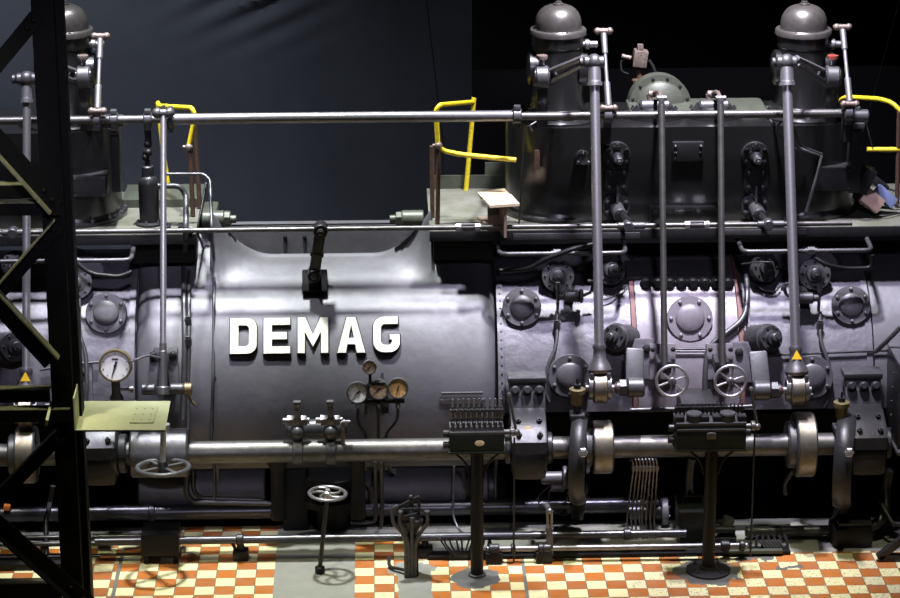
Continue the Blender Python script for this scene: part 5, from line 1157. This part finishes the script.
# hoses at the right
pipe([P(692, 459, .2), P(690, 470, .2), P(689, 490, .2), P(692, 508, .18), P(697, 520, .1)], .034, 'grey-lavender hose bending down left of the flanged post', 'cover_paint', 'hose', 'hose', .1)
pipe([P(889, 470, .1), P(885, 490, .1), P(886, 510, 0), P(878, 524, -.1), P(862, 533, -.1)], .045, 'dark thick hose curving to the floor at the right', 'iron_dark', 'hose', 'hose', .15)
pipe([P(900, 524, -.2), P(893, 524, -.2), P(884, 509, -.1), P(880, 500, 0)], .02, 'bent dark rod at the right edge above the tiles', 'iron_dark', 'rod', 'rod')
pipe([P(786, 494, -.05), P(784, 484, -.08), P(792, 472, -.12), P(803, 448, -.12)], .02, 'glinting bent lever hanging under the right cam', 'iron_dark', 'lever', 'lever', .05)
c = P(852, 548, -.2); root = T('motor_casing', 'black bulky casing on the ledge below the right eccentric', 'casing', c)
b = MB('iron_black'); b.box(Vector((c.x, -.1, .09)), (.34, .3, .18), bev=.05); b.build('casing', root)
b = MB('iron_dark'); b.box(Vector((c.x+.02, -.1, .20)), (.28, .22, .03), bev=.01); b.build('lid', root)
# triangular steel frame at right
root = T('floor_trestle', 'black triangular steel frame standing on the tiles at the right edge', 'frame', PZ(880, 563, 0)); a = PZ(878, 561, 0)+ZA*.03; e = a+XA*.9
b = MB('iron_dark'); b.bar(a, e, .06, .06, bev=.005); b.build('base_bar', root); b = MB('iron_dark'); b.bar(a, a+XA*.5+ZA*.42, .06, .06, bev=.005); b.build('brace', root); b = MB('iron_dark'); b.bar(e, e+ZA*.7, .06, .06); b.build('upright', root)
# cabinet at the right edge
c = P(905, 395, .05); root = T('steel_cabinet', 'dark riveted steel cabinet at the right edge of the engine', 'cabinet', c-ZA*.45)
b = MB('iron_dark'); b.box(c+XA*.06, (40*k, .6, 88*k), bev=.01); b.build('housing', root)
b = MB('cover_paint'); b.box(c+XA*.06+ZA*44*k, (44*k, .66, .03), bev=.006); b.build('top_lid', root)
for i in range(6): bolt(root, c+Vector((-.17, -.3, .30-.12*i)), -YA, .008, .006, 'iron_grey', 'round', 'rivet')
b = MB('iron_grey'); b.box(c+XA*.06-ZA*46*k-YA*.05, (44*k, .66, .025)); b.build('bottom_ledge', root)
# ------------------------------------------------------------------ floor handwheel and four-pipe pedestal
f = PZ(320, 573, 0); root = T('valve_pedestal', 'cast handwheel with curved spokes on a slim spindle rising from the concrete', 'handwheel', f)
hc = P(327.5, 493.5, f.y+.02); n = Vector((.05,-.0,1)).normalized(); u, v, n = frame(n); Rw = 20*k
b = MB('steel_dark'); b.torus(hc, n, Rw-.016, .016, 48, 10, .8); b.build('rim', root)
b = MB('steel_dark')
for i in range(5):
    a = 2*PI*i/5; pts = []
    for j in range(7):
        t = j/6; ang = a+.9*t*t; pts.append(hc+(u*math.cos(ang)+v*math.sin(ang))*(Rw-.016)*(.12+.88*t))
    b.tube(pts, .011, 8)
b.build('spokes', root)
b = MB('steel'); b.lathe(hc, n, [(0,-.04),(.03,-.04),(.03,.012),(.018,.02),(.018,.035),(0,.035)], 16); b.build('hub', root)
b = MB('iron_dark'); b.cyl(f+ZA*.05, hc, .018, seg=12); b.build('spindle', root)
b = MB('iron_black'); b.cyl(f, f+ZA*.06, .04, bev=.008); b.build('floor_socket', root)
f = PZ(411.5, 574, 0); root = T('pipe_pedestal', 'dark pedestal where four bent pipes meet below a valve with levers', 'pedestal', f); Y = f.y
b = MB('iron_black'); b.box(f+ZA*.17, (.115, .10, .34), bev=.008); b.build('column', root)
vc = P(411, 510, Y); b = MB('iron_dark'); b.lathe(vc-ZA*.1, ZA, [(.03,-.18),(.05,-.06),(.075,0),(.075,.02),(.06,.03),(.05,.12),(.035,.14),(0,.14)], 20, 1.3); b.box(vc+ZA*.02, (.15, .10, .03), bev=.006); b.build('valve_body', root)
b = MB('iron_dark'); b.bar(vc+Vector((-.13,-.02,.02)), vc+Vector((.07,-.02,.12)), .03, .03, bev=.006); b.bar(vc+Vector((.06,-.02,.12)), vc+Vector((.07,-.02,.0)), .022, .022); b.ball(vc+Vector((0,-.02,.12)), .02); b.cyl(vc+ZA*.04, vc+ZA*.12, .02); b.bar(vc+Vector((-.09,-.07,-.045)), vc+Vector((.05,-.07,-.01)), .03, .02); b.build('lever_gear', root)
for pts in (((398,506),(393,508),(392,522),(402,532),(406,542),(406,574)), ((400,514),(399,522),(404,532),(409,545),(409,574)), ((427,513),(428,523),(420,533),(415,544),(415,574)), ((412,518),(412,574))):
    b = MB('iron_grey'); pp = [P(x, y, Y-.07) for x, y in pts]; pp[-1].z = .01; b.tube(pp, .0165, 10, fil=.05); b.build('bent_pipe', root)
for x, y in ((400, 513), (427, 513), (412, 519)): b = MB('iron_grey'); q = P(x, y, Y-.07); b.cyl(q-ZA*.02, q+ZA*.02, .028, seg=6, bev=.004); b.build('pipe_nut', root)
b = MB('iron_dark'); b.tube([PZ(389, 557, .06), PZ(389, 567, .02), PZ(405, 570, .04)], .014, 8, fil=.05); b.build('floor_loop', root)
# large flat handwheel below the tray
c = P(163, 467.5, -.50); n = Vector((0,.07,1)).normalized(); u, v, n = frame(n); root = T('handwheel', 'large flat-lying dark handwheel hanging below the cream tray', 'handwheel', c); Rw = 28*k
b = MB('iron_grey'); b.torus(c, n, Rw-.02, .021, 56, 10, .9); b.build('rim', root)
b = MB('iron_grey')
for i in range(4):
    a = 2*PI*i/4+.6; d = u*math.cos(a)+v*math.sin(a); b.bar(c+d*.03, c+d*(Rw-.02), .035, .018, side=n)
b.build('spokes', root)
b = MB('iron_dark'); b.lathe(c, n, [(0,-.05),(.045,-.05),(.045,.03),(.03,.05),(0,.05)], 18); b.build('hub', root)
b = MB('steel'); b.cyl(c+n*.03, P(163.5, 420, -.48), .024, seg=14); b.cyl(P(165, 424, -.48), P(165, 430, -.48), .04, seg=8); b.build('spindle', root)
# ------------------------------------------------------------------ lattice tower, foreground left
YT = -1.75
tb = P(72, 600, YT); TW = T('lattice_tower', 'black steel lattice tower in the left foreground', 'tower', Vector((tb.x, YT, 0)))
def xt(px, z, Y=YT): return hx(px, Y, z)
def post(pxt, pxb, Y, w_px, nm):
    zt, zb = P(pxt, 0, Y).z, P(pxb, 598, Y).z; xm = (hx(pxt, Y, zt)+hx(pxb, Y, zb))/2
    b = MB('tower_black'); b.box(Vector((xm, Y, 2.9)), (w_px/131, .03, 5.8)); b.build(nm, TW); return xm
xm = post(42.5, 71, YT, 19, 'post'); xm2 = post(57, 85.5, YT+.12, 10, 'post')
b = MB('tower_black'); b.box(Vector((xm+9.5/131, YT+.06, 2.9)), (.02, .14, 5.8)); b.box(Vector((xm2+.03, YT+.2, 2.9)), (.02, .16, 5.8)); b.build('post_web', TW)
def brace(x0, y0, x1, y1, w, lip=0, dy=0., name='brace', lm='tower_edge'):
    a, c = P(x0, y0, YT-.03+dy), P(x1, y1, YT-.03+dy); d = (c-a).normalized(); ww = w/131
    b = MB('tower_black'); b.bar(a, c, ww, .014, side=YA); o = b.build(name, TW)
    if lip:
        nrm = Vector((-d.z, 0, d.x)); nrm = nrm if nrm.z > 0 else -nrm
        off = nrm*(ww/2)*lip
        b = MB(lm); b.bar(a+off-YA*.04, c+off-YA*.04, .012, .09, side=YA); b.build('flange', o, 'pale greenish flange' if lm == 'tower_edge' else None)
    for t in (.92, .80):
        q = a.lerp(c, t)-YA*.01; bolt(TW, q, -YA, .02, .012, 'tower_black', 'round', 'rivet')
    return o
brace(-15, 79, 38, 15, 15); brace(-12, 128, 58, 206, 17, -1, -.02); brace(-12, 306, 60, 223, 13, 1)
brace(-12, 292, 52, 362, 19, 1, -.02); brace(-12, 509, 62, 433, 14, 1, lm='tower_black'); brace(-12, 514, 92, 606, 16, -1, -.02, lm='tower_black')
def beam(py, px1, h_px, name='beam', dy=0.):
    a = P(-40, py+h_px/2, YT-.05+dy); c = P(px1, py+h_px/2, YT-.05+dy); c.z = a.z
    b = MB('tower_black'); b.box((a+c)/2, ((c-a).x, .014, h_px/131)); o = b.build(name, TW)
    b = MB('tower_edge'); b.box((a+c)/2+ZA*(h_px/131/2)+YA*.045, ((c-a).x, .10, .012)); b.build('pale_flange', o, 'pale greenish flange')
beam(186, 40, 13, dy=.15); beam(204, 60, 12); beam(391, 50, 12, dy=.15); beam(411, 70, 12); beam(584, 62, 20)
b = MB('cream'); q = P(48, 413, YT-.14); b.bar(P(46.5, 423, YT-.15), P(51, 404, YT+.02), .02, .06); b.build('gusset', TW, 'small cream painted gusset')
# ------------------------------------------------------------------ cream tray
zt = P(120, 430, YT-.20).z
cor = [PZ(74.5, 430, zt), PZ(165, 430, zt), PZ(170.5, 401, zt), PZ(82, 401, zt)]
o0 = sum(cor, Vector())/4; TR = T('cream_tray', 'cream painted sheet-metal tray fixed to the tower post', 'tray', o0)
b = MB('cream'); plate(b, cor, -ZA, .012); b.build('sheet', TR)
b = MB('cream'); plate(b, [cor[0], cor[3], cor[3]+ZA*.26, cor[0]+ZA*.25], XA, .010); b.build('upright_flange', TR)
for t in ((.5,.12),(.55,.19)): bolt(TR, cor[0].lerp(cor[3], t[0])+ZA*t[1]+XA*.01, XA, .012, .01, 'cream', 'round', 'screw')
pl = [PZ(129.5, 423, zt+.006), PZ(153.5, 423, zt+.006), PZ(158.5, 406.5, zt+.006), PZ(135, 406.5, zt+.006)]
b = MB('cream'); plate(b, pl, ZA, .006); b.build('cover_patch', TR)
b = MB('ink')
for i in range(3):
    for j in range(3):
        q = pl[0].lerp(pl[1], .12+.34*i).lerp(pl[3].lerp(pl[2], .12+.34*i), .15+.33*j); b.lathe(q+ZA*.0055, ZA, [(.0065,0),(.0065,.001),(0,.001)], 10)
b.build('screw_holes', TR)
b = MB('ink'); plate(b, [cor[0]+ZA*.001-YA*.004, cor[1]+ZA*.001-YA*.004, cor[1]-YA*.004+ZA*.0-ZA*.012, cor[0]-YA*.004-ZA*.012], -YA, .002); b.build('front_lip', TR)
# ------------------------------------------------------------------ light
W = bpy.data.worlds.new('world'); S.world = W; W.use_nodes = True
W.node_tree.nodes['Background'].inputs[0].default_value = (.55,.55,.62,1); W.node_tree.nodes['Background'].inputs[1].default_value = .02
def spot(name, loc, tgt, power, col, ang=60, blend=.5, rad=.25):
    l = bpy.data.lights.new(name, 'SPOT'); l.energy = power; l.color = col; l.spot_size = math.radians(ang); l.spot_blend = blend; l.shadow_soft_size = rad
    o = bpy.data.objects.new(name, l); C.objects.link(o); o.location = loc
    d = Vector(tgt)-Vector(loc); o.rotation_euler = d.to_track_quat('-Z', 'Y').to_euler(); return o
LAV, WRM, CLD = (.80,.75,1.0), (.93,1.0,.93), (.9,.93,1.0)
spot('ceiling_spot', (-1.0,.7,9.5), (-.9,.8,2.0), 7600, (.92,.96,.97), 40, .8, .25)
spot('ceiling_spot', (2.6,-.2,9.0), (2.5,1.2,3.2), 5800, (.95,.93,1.0), 46, .8, .15)
spot('ceiling_spot', (2.2,-11.5,10), (2.8,.9,2.7), 900, LAV, 22, .9, .5)
spot('ceiling_spot', (2.6,-1.2,10.3), (2.7,.6,2.0), 4600, LAV, 42, .8, .25)
spot('ceiling_spot', (-.4,-11.5,9.6), (-2.6,.7,2.5), 3000, LAV, 14, 1., .3)
spot('ceiling_spot', (-2.4,-1.0,10.3), (-2.5,.75,2.0), 3200, LAV, 27, 1., .25)
spot('ceiling_spot', (-3.4,-.6,8.5), (-2.6,1.3,3.2), 1600, (.95,.95,1.0), 45, .8, .15)
for x_ in (-1.35, .55): spot('duct_fill_spot', (x_+.2, -11.5, 6.2), (x_, .6, .25), 900, LAV, 9.5, 1., .1)  # added fill lights to lift the duct's sheen, no lamps known there
for x_ in (-3.2, -1.4, .4, 2.2, 4.0): spot('floor_spot', (x_, -2.7, 8.0), (x_+.1, -1.30, 0), 880, (1,.97,.67), 25, .55, .09)
spot('curtain_spot', (-5.0,.5,8.5), (-3.1,4.6,2.5), 2200, CLD, 58, 1., .3)
spot('curtain_spot', (3.5,1.0,7.5), (2.5,5,2.2), 220, CLD, 60, .8, .3)
S.view_settings.exposure = 0.0
GR = {'flange_cover': 'round flange covers on the engine', 'cylinder_valve': 'valves on the engine cylinders', 'drain_cock': 'small cocks under the valves', 'walkway_deck': 'walkway decks over the engine',
 'valve_chest': 'valve chests on the decks', 'valve_cover': 'round covers on the valve chest front', 'bolted_plate': 'bolted plates on the valve chest front', 'terminal_box': 'boxes on the valve chests', 'bearing_bracket': 'bearing brackets on the valve chests',
 'lever_bearing': 'lever bearings on the chest top', 'inlet_valve': 'domed valve heads', 'link_rod': 'short link rods beside the domes', 'cross_shaft': 'cross shafts in front of the chests', 'push_rod': 'upright push rods',
 'roller_lever': 'roller levers', 'valve_rod': 'thin rods over the handwheels', 'handwheel': 'handwheels', 'shaft_bearing': 'lay shaft bearings', 'eccentric_strap': 'eccentrics on the lay shaft', 'shaft_clamp': 'clamp levers on the lay shaft',
 'bearing_pedestal': 'pedestals under the lay shaft', 'lubricator_stand': 'lubricators on posts', 'pressure_gauge': 'pressure gauges', 'pipe': 'small pipes on the engine', 'wire': 'thin wires', 'cable': 'loose cables', 'rod': 'thin rods', 'handrail': 'yellow handrails',
 'board': 'tilted boards on the deck', 'suspension_wire': 'hanging wires', 'exhaust_duct': 'ducts below the barrel', 'pit_pipe': 'long pit pipes', 'floor_pipe': 'floor pipes', 'pipe_support': 'floor pipe feet', 'shaft_pedestal': 'feet of the low shaft',
 'hose': 'hoses at the right', 'engine_cylinder': 'engine cylinders', 'engine_barrel': 'engine barrels', 'blind_flange': 'blind flanges', 'flat_bar': 'flat bars at the ledge'}
for o in list(C.objects):
    g = GR.get(o.name.split('.')[0])
    if o.parent is None and g and 'label' in o: o['group'] = g
